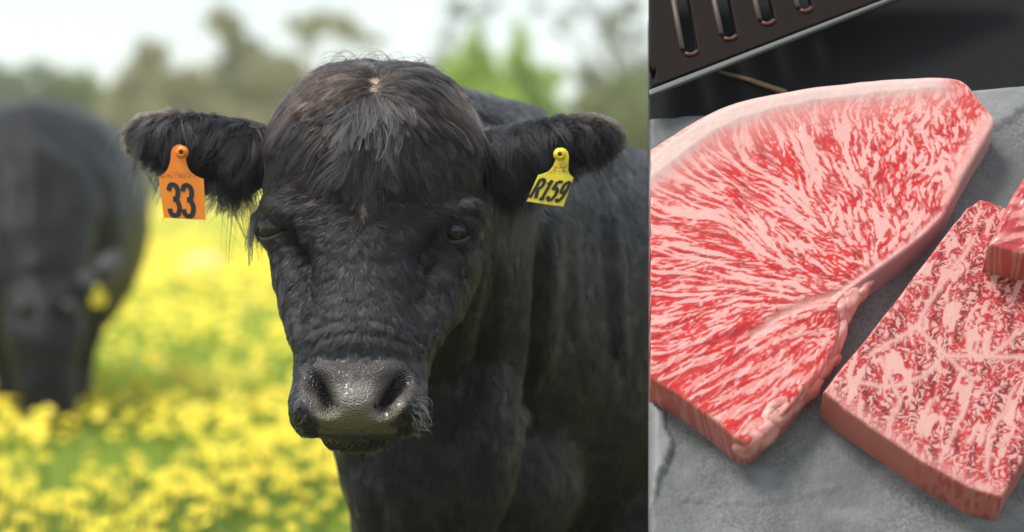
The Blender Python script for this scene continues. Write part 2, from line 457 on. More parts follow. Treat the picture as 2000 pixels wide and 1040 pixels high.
tree('dull green bushy tree behind the cow\'s shoulder', 66, 1225, [(1215, 175, 36), (1260, 165, 34), (1190, 215, 40), (1240, 230, 50), (1300, 215, 50), (1205, 280, 50), (1270, 290, 50), (1140, 290, 46), (1165, 240, 40), (1225, 200, 50), (1270, 230, 50), (1110, 260, 40), (1150, 200, 28)], 'mid', size=.15)
tree('dull green bushy tree half hidden behind the dark table top', 66, 1400, [(1370, 150, 60), (1440, 140, 60), (1400, 240, 70), (1490, 230, 70), (1360, 300, 60)], 'mid', size=.2)
# the wood goes on to both sides of the view
q = []
for k in range(90):
    xw = RNG.uniform(-85, -24) if k % 2 else RNG.uniform(14, 85)
    yw = RNG.uniform(92, 112); R = RNG.uniform(1.6, 3.2); c = np.array((xw, yw, RNG.uniform(.4, 1)*R+RNG.uniform(0, 3.2)))
    L = c+unit_(RNG.normal(0, 1, (150, 3)))*(RNG.random((150, 1))**.4)*R
    ax = unit_(RNG.normal(0, 1, (150, 3))); bx = unit_(np.cross(ax, RNG.normal(0, 1, (150, 3))))
    q.append(np.stack([L-ax*.3, L+bx*.13, L+ax*.3, L-bx*.13], 1).reshape(-1, 3))
q = np.concatenate(q)
tag(link('far_wood', mesh_np('far_wood', q, (np.arange(len(q)//4)*4)[:, None]+np.arange(4)), None, [LEAF['mid']], smooth=False), kind='stuff', label='far wood running on to both sides of the meadow')
# hedge line at the foot of the trees
for k, (u, w, lf, lb) in enumerate(((-60, 130, 'dark', 'dark bush at the outer end of the hedge line'), (90, 120, 'mid', 'green bush at the foot of the dark trees, above the grazing cow\'s back'),
        (235, 95, 'mid', 'green bush beside the pointed tan tree'), (345, 95, 'olive', 'tan bush under the orange-tagged ear'), (450, 100, 'mid', 'green bush in the gap below the ear with the orange tag'),
        (600, 130, 'olive', 'tan bush hidden behind the cow\'s face'), (1130, 110, 'lime', 'lime bush behind the ear with the yellow tag'), (1260, 120, 'mid', 'green bush behind the cow\'s back'))):
    d = 72+3*(k % 3)
    tree(lb, d, u, [(u-w*.35, 335, w*.36), (u+w*.3, 330, w*.38), (u, 318, w*.36)], lf, r_trunk=.06, size=.17, group='bushes at the foot of the trees', name='bush')['category'] = 'bush'

# ------------------------------------------------------------------ the grazing cow, out of focus on the left
def w_ring(cx, y, cz, rx, rz, e=2.2, n=40):
    th = np.arange(n)*2*math.pi/n; c, s = np.cos(th), np.sin(th)
    return np.stack([cx+np.sign(c)*np.abs(c)**(2/e)*rx, np.full(n, y), cz+np.sign(s)*np.abs(s)**(2/e)*rz], 1)
g = Geo(); D2 = 12.4; K = F/D2
def X2(u, y=D2): return (u-1000)*y/F
def Z2(v, y=D2): return CAM_H-(v-330)*y/F
g.loft([w_ring(X2(64, y), y, Z2(v, 12.4), rx, rz, e) for y, v, rx, rz, e in ((12.05, 475, .20, .26, 2.2), (12.2, 462, .35, .43, 2.2), (12.5, 450, .45, .53, 2.15), (13.1, 436, .52, .535, 2.25),
        (13.7, 430, .53, .52, 2.3), (14.2, 420, .44, .46, 2.3), (14.5, 415, .2, .28, 2.2))])
g.tube([(X2(60, 12.5), 12.5, Z2(340)), (X2(62, 12.1), 12.1, Z2(410)), (X2(72, 11.85), 11.85, Z2(500)), (X2(80, 11.75), 11.75, Z2(560))], [.32, .27, .20, .165], 24)
def hr(u, v, y, rx, ry, n=32):
    th = np.arange(n)*2*math.pi/n
    return np.stack([X2(u, y)+rx*np.cos(th), y+ry*np.sin(th), np.full(n, Z2(v, y))], 1)
g.loft([hr(80, 520, 11.80, .07, .08), hr(80, 545, 11.74, .14, .14), hr(82, 590, 11.67, .165, .17), hr(84, 640, 11.62, .16, .165), hr(88, 700, 11.58, .14, .14), hr(92, 760, 11.55, .112, .115), hr(95, 810, 11.52, .112, .10), hr(96, 838, 11.52, .10, .085), hr(96, 852, 11.54, .05, .05)])
for s, pts in ((1, [(138, 585), (172, 562), (205, 530), (238, 496)]), (-1, [(22, 582), (-10, 566), (-40, 545), (-70, 520)])):
    g.tube([(X2(a, 11.74), 11.74, Z2(b, 11.74)) for a, b in pts], [.055, .07, .062, .02], 14)
for (u, y, r) in ((20, 12.35, .11), (142, 12.4, .115), (35, 14.0, .14), (150, 13.9, .15)):
    x = X2(u, y); g.tube([(x, y, .75), (x, y-.02, .48), (x+.0, y, .30), (x, y-.02, .1), (x, y-.05, -.02)], [r*1.9, r*1.2, r*.66, r*.5, r*.6], 18)
x = X2(40, 14.55); g.tube([(x, 14.5, 1.2), (x, 14.62, .9), (x, 14.6, .4)], [.05, .035, .04], 10)
me = remesh(g.mesh('grazing_cow'), .016, 8)
vv = co_of(me); nn = no_of(me); uu, vq, dd = project(vv)
fr = sstep(.3, -.2, nn[:, 1])
hh = (fbm(uu/45, vq/45, 6)-.5)*.03
for (u0, v0, ru, rv, amt) in ((40, 610, 16, 20, -.03), (130, 610, 16, 20, -.03), (62, 800, 10, 16, -.03), (125, 800, 10, 16, -.03), (85, 690, 26, 70, .02), (62, 330, 24, 110, .03), (30, 360, 18, 100, -.012), (105, 380, 24, 110, -.015), (190, 420, 50, 90, .03)):
    hh += fr*amt*np.exp(-((uu-u0)/ru)**2-((vq-v0)/rv)**2)
vv += nn*hh[:, None]; me.vertices.foreach_set('co', vv.astype(np.float32).ravel()); me.update()
far_coat = mat('far_black_coat', rough=.5, Specular_IOR_Level=.18)
lk(far_coat, ramp(far_coat, noise(far_coat, 5, 5), [(.3, (.006, .0052, .0052)), (.7, (.013, .0115, .011))]), bsdf(far_coat).inputs['Base Color'])
bump(far_coat, noise(far_coat, 60, 3), .5, .01)
cow2 = link('cow', me, None, [far_coat])
tag(cow2, 'black cow grazing with its head down in the flowers, out of focus', 'cow', 'black cattle grazing the flowering meadow')
lit_ear_m = mat('far_ear_lit', (.060, .056, .056), .6)  # sky light on the raised ear, put into a paler grey shell
g = Geo(); g.tube([(X2(a, 11.74), 11.735, Z2(b, 11.74)+.006) for a, b in ((160, 572), (178, 560), (205, 531), (236, 498))], [.050, .072, .066, .026], 14); link('ear_cover', g.mesh('ear_cover'), cow2, [lit_ear_m])
dark_eye = mat('far_eye', (.03, .018, .01), .3)
for u, lb in ((44, 'amber-lit eye of the grazing head'), (134, 'dark eye below the yellow-tagged ear')):
    g = Geo(); g.ball((X2(u, 11.53), 11.53, Z2(602, 11.53)), .030, 16, 10); link('eye', g.mesh('eye'), cow2, [dark_eye])['label'] = lb
# ------------------------------------------------------------------ the near cow: one continuous skin
def ring(u0, u1, v, dF, dB, uc=None, nf=2.5, nb=2.2, n=64, wide=.45, tilt=0.0):
    th = np.arange(n)*2*math.pi/n
    c, s = np.cos(th), np.sin(th)            # s>0: front
    e = np.where(s > 0, nf, nb)
    cx = np.sign(c)*np.abs(c)**(2/e); sy = np.sign(s)*np.abs(s)**(2/e)
    dm = dF+wide*(dB-dF)
    y = np.where(sy > 0, dm-sy*(dm-dF), dm-sy*(dB-dm))
    um = (u0+u1)/2; uc = um if uc is None else uc
    x = ((um-1000)+cx*(u1-u0)/2)*dm/F + np.clip(sy, 0, 1)*(uc-um)*dF/F
    z = CAM_H-(v-330)*dm/F + tilt*(y-dm)
    return np.stack([x, y, np.broadcast_to(z, x.shape)], 1)

def xz_ring(u, v, d, rx, rz, e=2.2, n=64, tilt=0.0):
    """a ring across the body: centre on the ray of (u, v) at depth d, half width rx, half height rz"""
    c0 = P(u, v, d); th = np.arange(n)*2*math.pi/n
    c, s = np.cos(th), np.sin(th)
    x = np.sign(c)*np.abs(c)**(2/e)*rx; z = np.sign(s)*np.abs(s)**(2/e)*rz
    return c0+np.stack([x, tilt*z, z], 1)

g = Geo()
# v, uL, uR, front ridge u, front depth, back depth, front exponent
HEAD = [
 (135, 668, 808, 735, 4.120, 4.200, 2.2),
 (150, 634, 840, 735, 4.080, 4.250, 2.3),
 (180, 596, 878, 733, 4.050, 4.290, 2.4),
 (220, 565, 906, 730, 4.025, 4.310, 2.5),
 (270, 540, 927, 726, 4.010, 4.320, 2.6),
 (330, 532, 932, 722, 4.000, 4.320, 2.7),
 (390, 529, 932, 716, 3.992, 4.320, 2.8),
 (440, 528, 930, 712, 3.985, 4.310, 2.7),
 (490, 534, 932, 708, 3.972, 4.300, 2.4),
 (545, 546, 930, 704, 3.955, 4.280, 2.3),
 (600, 560, 907, 700, 3.932, 4.240, 2.3),
 (650, 571, 872, 698, 3.908, 4.180, 2.35),
 (695, 580, 845, 697, 3.902, 4.130, 2.4),
 (735, 577, 834, 696, 3.876, 4.090, 2.5),
 (775, 571, 831, 694, 3.846, 4.060, 2.55),
 (810, 570, 828, 694, 3.850, 4.040, 2.5),
 (835, 580, 818, 694, 3.870, 4.020, 2.3),
 (850, 598, 800, 695, 3.882, 4.000, 2.2),
]
g.loft([ring(*h[:3][1:], h[0], h[4], h[5], h[3], h[6], tilt=0.0) for h in HEAD])
# lower lip and chin
g.loft([ring(640, 765, 838, 3.91, 4.02, 697, 2.2), ring(625, 772, 856, 3.893, 4.03, 697, 2.3), ring(640, 762, 869, 3.90, 4.02, 697, 2.2), ring(665, 735, 877, 3.925, 4.0, 697, 2)])
# orbits: brow bones over the eyes
g.ball(P(538, 440, 4.075), (.026, .045, .034)); g.ball(P(900, 436, 4.068), (.030, .045, .034))
# poll
g.ball(P(735, 186, 4.17), (.088, .075, .040))
# ears: rings across each ear's axis, cupped forward
def ear(pts, n=28):
    rings = []
    for (u, vt, vb, d, th) in pts:
        c0 = P(u, (vt+vb)/2, d); rz = (vb-vt)/2*d/F
        a = np.arange(n)*2*math.pi/n
        rings.append(c0+np.stack([np.zeros(n), -np.sin(a)*th, np.cos(a)*rz], 1))
    g.loft(rings)
ear([(560, 266, 346, 4.20, .042), (520, 252, 358, 4.19, .036), (480, 244, 368, 4.175, .028), (430, 232, 374, 4.165, .020), (380, 223, 368, 4.16, .016),
     (335, 219, 348, 4.16, .014), (300, 224, 326, 4.165, .014), (272, 234, 304, 4.17, .013), (256, 250, 284, 4.175, .009)])
ear([(900, 266, 352, 4.22, .042), (945, 260, 362, 4.21, .038), (985, 256, 366, 4.195, .031), (1030, 244, 372, 4.18, .022), (1080, 232, 366, 4.17, .018),
     (1125, 227, 348, 4.17, .015), (1160, 231, 326, 4.175, .015), (1188, 240, 306, 4.18, .013), (1205, 254, 286, 4.185, .009)])
# neck, shoulders, barrel, rump
g.loft([xz_ring(735, 390, 4.24, .10, .15), xz_ring(775, 440, 4.36, .15, .215), xz_ring(850, 545, 4.58, .22, .285), xz_ring(950, 628, 4.78, .275, .345),
        xz_ring(1045, 705, 5.0, .315, .39), xz_ring(1150, 745, 5.30, .35, .42), xz_ring(1290, 745, 5.7, .37, .425), xz_ring(1420, 730, 6.15, .38, .43),
        xz_ring(1520, 715, 6.55, .35, .41), xz_ring(1570, 690, 6.85, .27, .33), xz_ring(1590, 670, 7.0, .14, .2)])
g.ball(P(836, 800, 4.52), (.150, .13, .26)); g.ball(P(905, 900, 4.75), (.2, .2, .2))
# crest of the neck behind the head
g.ball(P(938, 262, 4.52), (.06, .14, .05)); 
# shoulder points, legs
for (u, v, d, r) in ((815, 980, 4.80, .105), (1215, 960, 5.02, .115)):
    t = P(u, v, d); g.ball(t, (r*1.05, r*1.5, .2))
    x, y, z = t
    g.tube([(x, y, z), (x, y-.02, .40), (x, y+.01, .22), (x, y-.01, .10), (x, y-.05, .055), (x, y-.07, 0)], [r, .068, .052, .045, .052, .06], 16)
for (u, d) in ((1395, 6.55), (1745, 6.6)):
    x, y, z = P(u, 760, d)
    g.ball((x, y, z), (.13, .22, .28))
    g.tube([(x, y, z), (x, y+.08, .55), (x, y+.16, .42), (x, y+.12, .2), (x, y+.08, .08), (x, y+.04, 0)], [.13, .09, .06, .05, .052, .06], 16)
cow_me = remesh(g.mesh('cow_skin'), .0048, 14, .5)
V = co_of(cow_me)

# --- fine modelling, by where each point of the skin lies on the face
def bumpat(u, v, N, d, u0, v0, ru, rv, amt, rot=0.0, pw=1.0, front=True, dmax=4.3):
    c, s = math.cos(rot), math.sin(rot)
    a = ((u-u0)*c+(v-v0)*s)/ru; b = (-(u-u0)*s+(v-v0)*c)/rv
    w = np.exp(-(a*a+b*b)**pw)
    if front: w = w*sstep(.25, -.1, N[:, 1])*(d < dmax)
    return w*amt
def sculpt(V, me):
    me.vertices.foreach_set('co', V.astype(np.float32).ravel()); me.update()
    N = no_of(me); u, v, d = project(V)
    front = sstep(.35, -.05, N[:, 1])*(d < 4.28)
    h = np.zeros(len(V))
    B = lambda *a, **k: bumpat(u, v, N, d, *a, **k)
    # forehead boss, dish between the eyes, nose bridge
    h += B(725, 235, 150, 90, .010) + B(712, 620, 62, 140, .007)
    h += B(598, 560, 28, 95, -.016, rot=-.15) + B(824, 570, 34, 95, -.016, rot=.25)
    h += front*curve_w(u, v, [(566, 492), (596, 520), (606, 560)], 6)*.004 + front*curve_w(u, v, [(856, 488), (832, 512), (824, 556)], 6)*.005
    # hollow in front of and below each eye, brow ridge above it
    h += B(577, 487, 24, 42, -.018, rot=-.5) + B(846, 490, 26, 42, -.018, rot=.5)
    h += B(553, 408, 32, 20, .012, rot=.45) + B(888, 412, 40, 17, .013, rot=-.22)
    h += B(640, 395, 55, 40, -.004) + B(790, 395, 55, 40, -.004)
    h += B(905, 510, 40, 40, .006) 
    # cheek muscle edge, jaw
    h += front*curve_w(u, v, [(590, 490), (602, 560), (600, 640)], 8)*-.003
    h += front*curve_w(u, v, [(838, 520), (842, 590), (822, 660)], 10)*-.003
    # wrinkle over the muzzle
    for pts, a, w in (([(600, 672), (650, 655), (700, 650), (750, 657), (800, 668)], -.003, 7), ([(598, 640), (660, 628), (740, 628), (806, 640)], -.0018, 7)):
        h += front*curve_w(u, v, pts, w)*a
    # muzzle: upper lip pads, nose pad
    h += B(598, 800, 24, 36, .008) + B(808, 795, 24, 40, .008)
    h += B(694, 765, 40, 45, .006, pw=1.5)
    h += B(648, 730, 30, 15, .010, rot=.45) + B(746, 732, 30, 15, .010, rot=-.45) + B(696, 742, 40, 16, .006)
    # nostrils: deep commas that open sideways
    h += front*curve_w(u, v, [(611, 742), (624, 752), (637, 772), (640, 794)], 14)*-.052
    h += front*curve_w(u, v, [(786, 745), (772, 754), (756, 774), (750, 796)], 14)*-.052
    h += front*curve_w(u, v, [(602, 790), (620, 810), (640, 816)], 9)*.008
    h += front*curve_w(u, v, [(742, 818), (764, 812), (786, 792)], 9)*.008
    # mouth slit
    h += (d < 4.1)*sstep(.5, 0, N[:, 1])*curve_w(u, v, [(612, 838), (650, 848), (700, 849), (750, 848), (790, 836)], 4.5)*-.014
    # eyes: sockets for the eyeballs, lid rims
    for (eu, ev, ru, rv, ro) in ((542, 446, 15, 14, .35), (893, 451, 20, 14, -.22)):
        h += bumpat(u, v, N, d, eu, ev, ru, rv, -.016, rot=ro, pw=3, front=False)*(d < 4.2)
        r = np.sqrt((((u-eu)*math.cos(ro)+(v-ev)*math.sin(ro))/(ru*1.35))**2+((-(u-eu)*math.sin(ro)+(v-ev)*math.cos(ro))/(rv*1.45))**2)
        h += np.exp(-((r-1)/.20)**2)*.0055*(d < 4.2)
        h += np.exp(-((r-1.75)/.16)**2)*-.0028*(d < 4.2)
    # ears cupped to the front
    earL = (u < 505) & (d < 4.4) & (v < 420) & (v > 180); earR = (u > 962) & (d < 4.3) & (v < 420) & (v > 180)
    f2 = sstep(.1, -.5, N[:, 1])
    h += earL*f2*(bumpat(u, v, N, d, 370, 320, 95, 36, -.024, rot=.10, pw=1.5, front=False))
    h += earR*f2*(bumpat(u, v, N, d, 1104, 316, 88, 36, -.024, rot=-.12, pw=1.5, front=False))
    # neck and shoulder folds
    body = sstep(4.32, 4.42, d)*sstep(.3, -.1, N[:, 1])
    h += body*curve_w(u, v, [(1058, 430), (1054, 540), (1046, 660), (1030, 790)], 11)*-.014
    h += body*curve_w(u, v, [(1085, 420), (1080, 560), (1070, 700)], 16)*.007
    h += body*curve_w(u, v, [(1195, 430), (1208, 560), (1214, 680)], 14)*.006
    h += body*curve_w(u, v, [(1175, 430), (1186, 560), (1192, 690)], 12)*-.004
    h += body*curve_w(u, v, [(1110, 380), (1122, 520), (1128, 640)], 14)*.004
    h += body*curve_w(u, v, [(935, 400), (960, 560), (940, 720), (890, 860)], 22)*-.018
    h += body*curve_w(u, v, [(700, 900), (735, 1000), (745, 1100)], 16)*-.010
    h += body*(fbm(u/130, v/160, 4)-.5)*.004
    h += front*(fbm(u/28, v/28, 8)-.5)*.003
    return V+N*h[:, None]
def laplace(V, me, mask, it):
    ne = len(me.edges); e = np.empty(ne*2, np.int32); me.edges.foreach_get('vertices', e); e = e.reshape(-1, 2)
    cnt = np.bincount(e.ravel(), minlength=len(V))[:, None]
    for _ in range(it):
        a = np.stack([np.bincount(e[:, 0], V[e[:, 1], k], len(V))+np.bincount(e[:, 1], V[e[:, 0], k], len(V)) for k in range(3)], 1)/cnt
        V = V+(a-V)*.6*mask[:, None]
    return V
_u, _v, _d = project(V)
V = laplace(V, cow_me, sstep(4.36, 4.55, _d)*(V[:, 2] > .45), 60)
V = sculpt(V, cow_me)
V = laplace(V, cow_me, np.full(len(V), .6), 2)
# roughen nothing more; settle the edges of the dents a little
cow_me.vertices.foreach_set('co', V.astype(np.float32).ravel()); cow_me.update()
NRM = no_of(cow_me)
U_, V_, D_ = project(V)

NOSE = catmull([(588, 722), (600, 706), (640, 702), (693, 708), (748, 702), (792, 708), (806, 728), (800, 775), (786, 800), (768, 822), (766, 845), (694, 850), (628, 845), (622, 824), (606, 806), (592, 780)], 6)
nose = sstep(-9, 5, poly_sdf(U_, V_, NOSE))*(D_ < 4.0)
nose_low = sstep(735, 760, V_)
whorl = np.exp(-(((U_-733)/15)**2+((V_-172)/27)**2)**1.5)+np.exp(-(((U_-709)/7)**2+((V_-416)/22)**2)**1.5)
whorl = np.where(D_ < 4.25, whorl, 0)
skin_rgb = np.tile(np.array((.010, .0095, .0095)), (len(V), 1))
def paint(rgb, w, c): return rgb*(1-w[:, None])+np.array(c)*w[:, None]
skin_rgb = paint(skin_rgb, np.clip(whorl, 0, 1), (.42, .31, .22))
skin_rgb = paint(skin_rgb, nose*(1-nose_low), (.060, .046, .040))
pad_n = fbm(U_/30, V_/30, 3)
skin_rgb = paint(skin_rgb, nose*nose_low, (.165, .138, .112))
skin_rgb = paint(skin_rgb, nose*nose_low*sstep(.52, .7, pad_n)*.5, (.23, .20, .17))
skin_rgb = paint(skin_rgb, nose*sstep(770, 825, V_)*.6, (.125, .110, .040))  # olive reflection of the field painted into the lower nose pad
nost = np.maximum(curve_w(U_, V_, [(611, 742), (624, 752), (637, 772), (640, 794)], 12), curve_w(U_, V_, [(786, 745), (772, 754), (756, 774), (750, 796)], 12))*(D_ < 4.1)
skin_rgb = paint(skin_rgb, np.clip(nost*1.5, 0, 1), (.010, .007, .007))
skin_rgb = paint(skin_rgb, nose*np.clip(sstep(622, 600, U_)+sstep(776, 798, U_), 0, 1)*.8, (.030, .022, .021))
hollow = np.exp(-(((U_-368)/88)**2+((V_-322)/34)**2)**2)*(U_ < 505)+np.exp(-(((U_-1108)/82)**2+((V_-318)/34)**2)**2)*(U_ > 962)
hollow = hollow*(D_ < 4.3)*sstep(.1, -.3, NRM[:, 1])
skin_rgb = paint(skin_rgb, np.clip(hollow, 0, 1), (.006, .005, .005))  # shade of the ear's hollow painted into the skin colour
lip = sstep(842, 852, V_)*(D_ < 4.05)*(V_ < 890)
skin_rgb = paint(skin_rgb, lip, (.012, .010, .010))
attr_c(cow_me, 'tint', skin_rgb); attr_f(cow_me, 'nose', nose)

cow_skin = mat('cow_skin', rough=.55, Specular_IOR_Level=.75)
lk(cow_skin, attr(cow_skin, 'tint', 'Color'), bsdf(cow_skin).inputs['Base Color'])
_vo = nd(cow_skin, 'ShaderNodeTexVoronoi'); _vo.inputs['Scale'].default_value = 330; _vo.feature = 'F1'
lk(cow_skin, objco(cow_skin), _vo.inputs['Vector'])
_r = ramp(cow_skin, _vo.outputs['Distance'], [(.15, (1, 1, 1)), (.62, (0, 0, 0))])
_m = nd(cow_skin, 'ShaderNodeMath', operation='MULTIPLY'); lk(cow_skin, _r, _m.inputs[0]); lk(cow_skin, attr(cow_skin, 'nose'), _m.inputs[1])
bump(cow_skin, _m.outputs[0], .9, .0014)
_rr = nd(cow_skin, 'ShaderNodeMapRange'); lk(cow_skin, attr(cow_skin, 'nose'), _rr.inputs[0]); _rr.inputs[3].default_value = .6; _rr.inputs[4].default_value = .31
lk(cow_skin, _rr.outputs[0], bsdf(cow_skin).inputs['Roughness'])

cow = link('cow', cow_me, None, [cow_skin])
tag(cow, 'black cow with tagged ears facing the camera, its head filling the meadow view', 'cow', 'black cattle grazing the flowering meadow')
print('cow verts', len(V))

# --- eyes
eye_m = mat('wet_dark_eye', (.012, .007, .004), .05, Specular_IOR_Level=.5)
rim_m = mat('eyelid_rim', (.048, .043, .045), .5, Specular_IOR_Level=.3)
def make_eye(u, v, d, r, rot, open_lo, open_hi, yaw, label):
    """eyeball with an upper and a lower lid that wrap it; rot tilts the slit, open_* are lid edges in degrees"""
    c = P(u, v, d); g = Geo(); g.ball(c, r, 28, 18)
    e = link('eye', g.mesh('eye'), cow, [eye_m]); e['label'] = label
    n, k = 26, 7
    az = np.radians(np.linspace(-88, 88, n)); arch = np.cos(az)**.8
    cr, sr = math.cos(rot), math.sin(rot)
    for name, hi, edge in (('upper_eyelid', 100, open_hi), ('lower_eyelid', -100, open_lo)):
        rings = []
        for rad in (1.12, 1.02):
            for q in (np.linspace(0, 1, k) if rad > 1.1 else np.linspace(1, 0, k)):
                el = np.radians(hi+(edge*arch-hi)*q)
                x = np.sin(az)*np.cos(el); z = np.sin(el)*np.ones(n); y = -np.cos(az)*np.cos(el)
                x, y = x*math.cos(yaw)-y*math.sin(yaw), x*math.sin(yaw)+y*math.cos(yaw)
                bulge = rad+(.05*math.sin(q*3.14) if rad > 1.1 else 0)
                rings.append(c+r*bulge*np.stack([x*cr+z*sr, y, -x*sr+z*cr], 1))
        vv = np.concatenate(rings); ff = []
        for a in range(2*k):
            for b in range(n-1):
                a2 = (a+1) % (2*k); ff.append((a*n+b, a*n+b+1, a2*n+b+1, a2*n+b))
        me = mesh_np(name, vv, ff)
        bm = bmesh.new(); bm.from_mesh(me); bmesh.ops.recalc_face_normals(bm, faces=bm.faces); bm.to_mesh(me); bm.free()
        l = link(name, me, e, [rim_m]); l.location = (0, 0, 0)
    return c
EYE_R = make_eye(537, 446, 4.046, .0225, .12, -40, 44, -.95, 'dark eye below the orange-tagged ear, seen edge on')
EYE_L = make_eye(893, 451, 4.042, .0212, -.32, -36, 38, .25, 'dark glossy eye under a heavy lid, below the yellow-tagged ear')
# ------------------------------------------------------------------ the near cow's coat
def tri_sample(me, n, weight_fn):
    me.calc_loop_triangles(); nt = len(me.loop_triangles)
    t = np.empty(nt*3, np.int32); me.loop_triangles.foreach_get('vertices', t); t = t.reshape(-1, 3)
    A, B, C = V[t[:, 0]], V[t[:, 1]], V[t[:, 2]]
    area = np.linalg.norm(np.cross(B-A, C-A), axis=1)/2
    w = area*weight_fn((A+B+C)/3, (NRM[t[:, 0]]+NRM[t[:, 1]]+NRM[t[:, 2]])/3)
    idx = RNG.choice(nt, n, p=w/w.sum())
    r1, r2 = RNG.random((2, n)); r1 = np.sqrt(r1); a, b, c = 1-r1, r1*(1-r2), r1*r2
    tt = t[idx]; mixv = lambda X: a[:, None]*X[tt[:, 0]]+b[:, None]*X[tt[:, 1]]+c[:, None]*X[tt[:, 2]]
    Np = mixv(NRM); Np /= np.linalg.norm(Np, axis=1)[:, None]
    return mixv(V), Np

def hair_obj(name, pts, rad, rgb, m, parent):
    n, k, _ = pts.shape
    hc = bpy.data.hair_curves.new(name); hc.add_curves([k]*n)
    hc.attributes['position'].data.foreach_set('vector', pts.astype(np.float32).ravel())
    ra = hc.attributes.get('radius') or hc.attributes.new('radius', 'FLOAT', 'POINT')
    ra.data.foreach_set('value', rad.astype(np.float32).ravel())
    ca = hc.attributes.new('tint', 'FLOAT_COLOR', 'CURVE')
    c = np.ones((n, 4), np.float32); c[:, :3] = rgb; ca.data.foreach_set('color', c.ravel())
    hc.materials.append(m)
    o = bpy.data.objects.new(name, hc); COL.objects.link(o); o.parent = parent; o.location = -Vector(parent.location)
    o['kind'] = 'stuff'
    return o

def unit(a): return a/(np.linalg.norm(a, axis=-1, keepdims=True)+1e-12)

def grow(root, nrm, flow, L, lift, k, per, spread, clump, rad, rgb, drop=0.0, wave=0.12, tipfade=.25, jit=.25, tone=.62):
    """locks of hair: each guide gives `per` hairs that start spread around it and draw together at the tip"""
    n = len(root)
    flow = unit(flow-nrm*(flow*nrm).sum(1, keepdims=True))
    side = np.cross(nrm, flow)
    t = np.linspace(0, 1, k)
    lift = np.broadcast_to(lift, n)[:, None]; L = np.broadcast_to(L, n)
    ph = RNG.random(n)*6.28; wv = RNG.normal(0, wave, n)
    def path(r, nn, fl, sd, L, lift, ph, wv, lf=1.0):
        q = r[:, None, :]+fl[:, None, :]*(t[None, :, None]*(L*np.cos(lift[:, 0]))[:, None, None])
        rise = (t-.62*t*t)[None, :]*1.5
        q = q+nn[:, None, :]*(rise*(L*np.sin(lift[:, 0]))[:, None])[:, :, None]
        q = q+sd[:, None, :]*((np.sin(ph[:, None]+t[None]*3.2)-np.sin(ph)[:, None])*(wv*L)[:, None])[:, :, None]
        q[:, :, 2] -= (t*t)[None, :]*(drop*L)[:, None]
        return q
    G = path(root, nrm, flow, side, L, lift, ph, wv)
    rep = lambda a: np.repeat(a, per, axis=0)
    m = n*per
    off = RNG.normal(0, 1, (m, 2))*np.repeat(np.broadcast_to(spread, n), per)[:, None]
    rN, rF, rS = rep(nrm), rep(flow), rep(side)
    r2 = rep(root)+rF*off[:, :1]+rS*off[:, 1:]
    L2 = rep(L)*RNG.uniform(.65, 1.12, m)
    f2 = unit(rF+RNG.normal(0, jit, (m, 3))); f2 = unit(f2-rN*(f2*rN).sum(1, keepdims=True))
    H = path(r2, rN, f2, np.cross(rN, f2), L2, rep(lift)*RNG.uniform(.7, 1.35, (m, 1)), rep(ph)+RNG.normal(0, .5, m), rep(wv)+RNG.normal(0, wave*.5, m))
    cw = (t**1.3)[None, :, None]*np.broadcast_to(np.repeat(np.broadcast_to(clump, n), per)[:, None, None], (m, 1, 1))
    H = H*(1-cw)+rep(G)*cw
    prof = (1-t*(1-tipfade))[None, :]
    R = prof*(np.repeat(np.broadcast_to(rad, n), per)*RNG.uniform(.7, 1.25, m))[:, None]
    C = rep(rgb*RNG.lognormal(.05, tone, (n, 1)))*RNG.uniform(.6, 1.4, (m, 1))
    return H, R, C

hair_m = bpy.data.materials.new('black_coat_hair'); hair_m.use_nodes = True
hair_m.node_tree.nodes.clear()
_o = nd(hair_m, 'ShaderNodeOutputMaterial')
_h = nd(hair_m, 'ShaderNodeBsdfHairPrincipled'); _h.parametrization = 'COLOR'
_h.inputs['Roughness'].default_value = .28; _h.inputs['Radial Roughness'].default_value = .45; _h.inputs['IOR'].default_value = 1.47
_h.inputs['Random Roughness'].default_value = .3; _h.inputs['Coat'].default_value = .0
lk(hair_m, attr(hair_m, 'tint', 'Color'), _h.inputs['Color']); lk(hair_m, _h.outputs[0], _o.inputs[0])

BLK = np.array((.0058, .0053, .0054)); BRN = np.array((.040, .024, .0175)); RUST = np.array((.062, .027, .014)); GRY = np.array((.0125, .0122, .0130))
def is_ear(u, v, d): return (((u < 508) & (d < 4.40)) | ((u > 952) & (d < 4.30))) & (v < 440) & (v > 170)
def is_head(u, v, d): return (d < 4.34) & ~is_ear(u, v, d)
def clear_of(u, v, d):
    """0 where the skin is bare: nose pad, lip, eyes, the two whorls"""
    w = 1-sstep(-12, 2, poly_sdf(u, v, NOSE))*(d < 4.0)
    for eu, ev, a, b in ((535, 446, 21, 23), (893, 449, 21, 14)):
        w = w*(((u-eu)/a)**2+((v-ev)/b)**2 > 1)
    w = w*(1-np.clip(np.where(d < 4.25, np.exp(-(((u-733)/13)**2+((v-172)/22)**2)**2)+np.exp(-(((u-709)/5)**2+((v-416)/18)**2)**2), 0), 0, 1)*.93)
    w = w*~((d < 4.05) & (v > 846) & (v < 862) & (u > 620) & (u < 775))
    return w

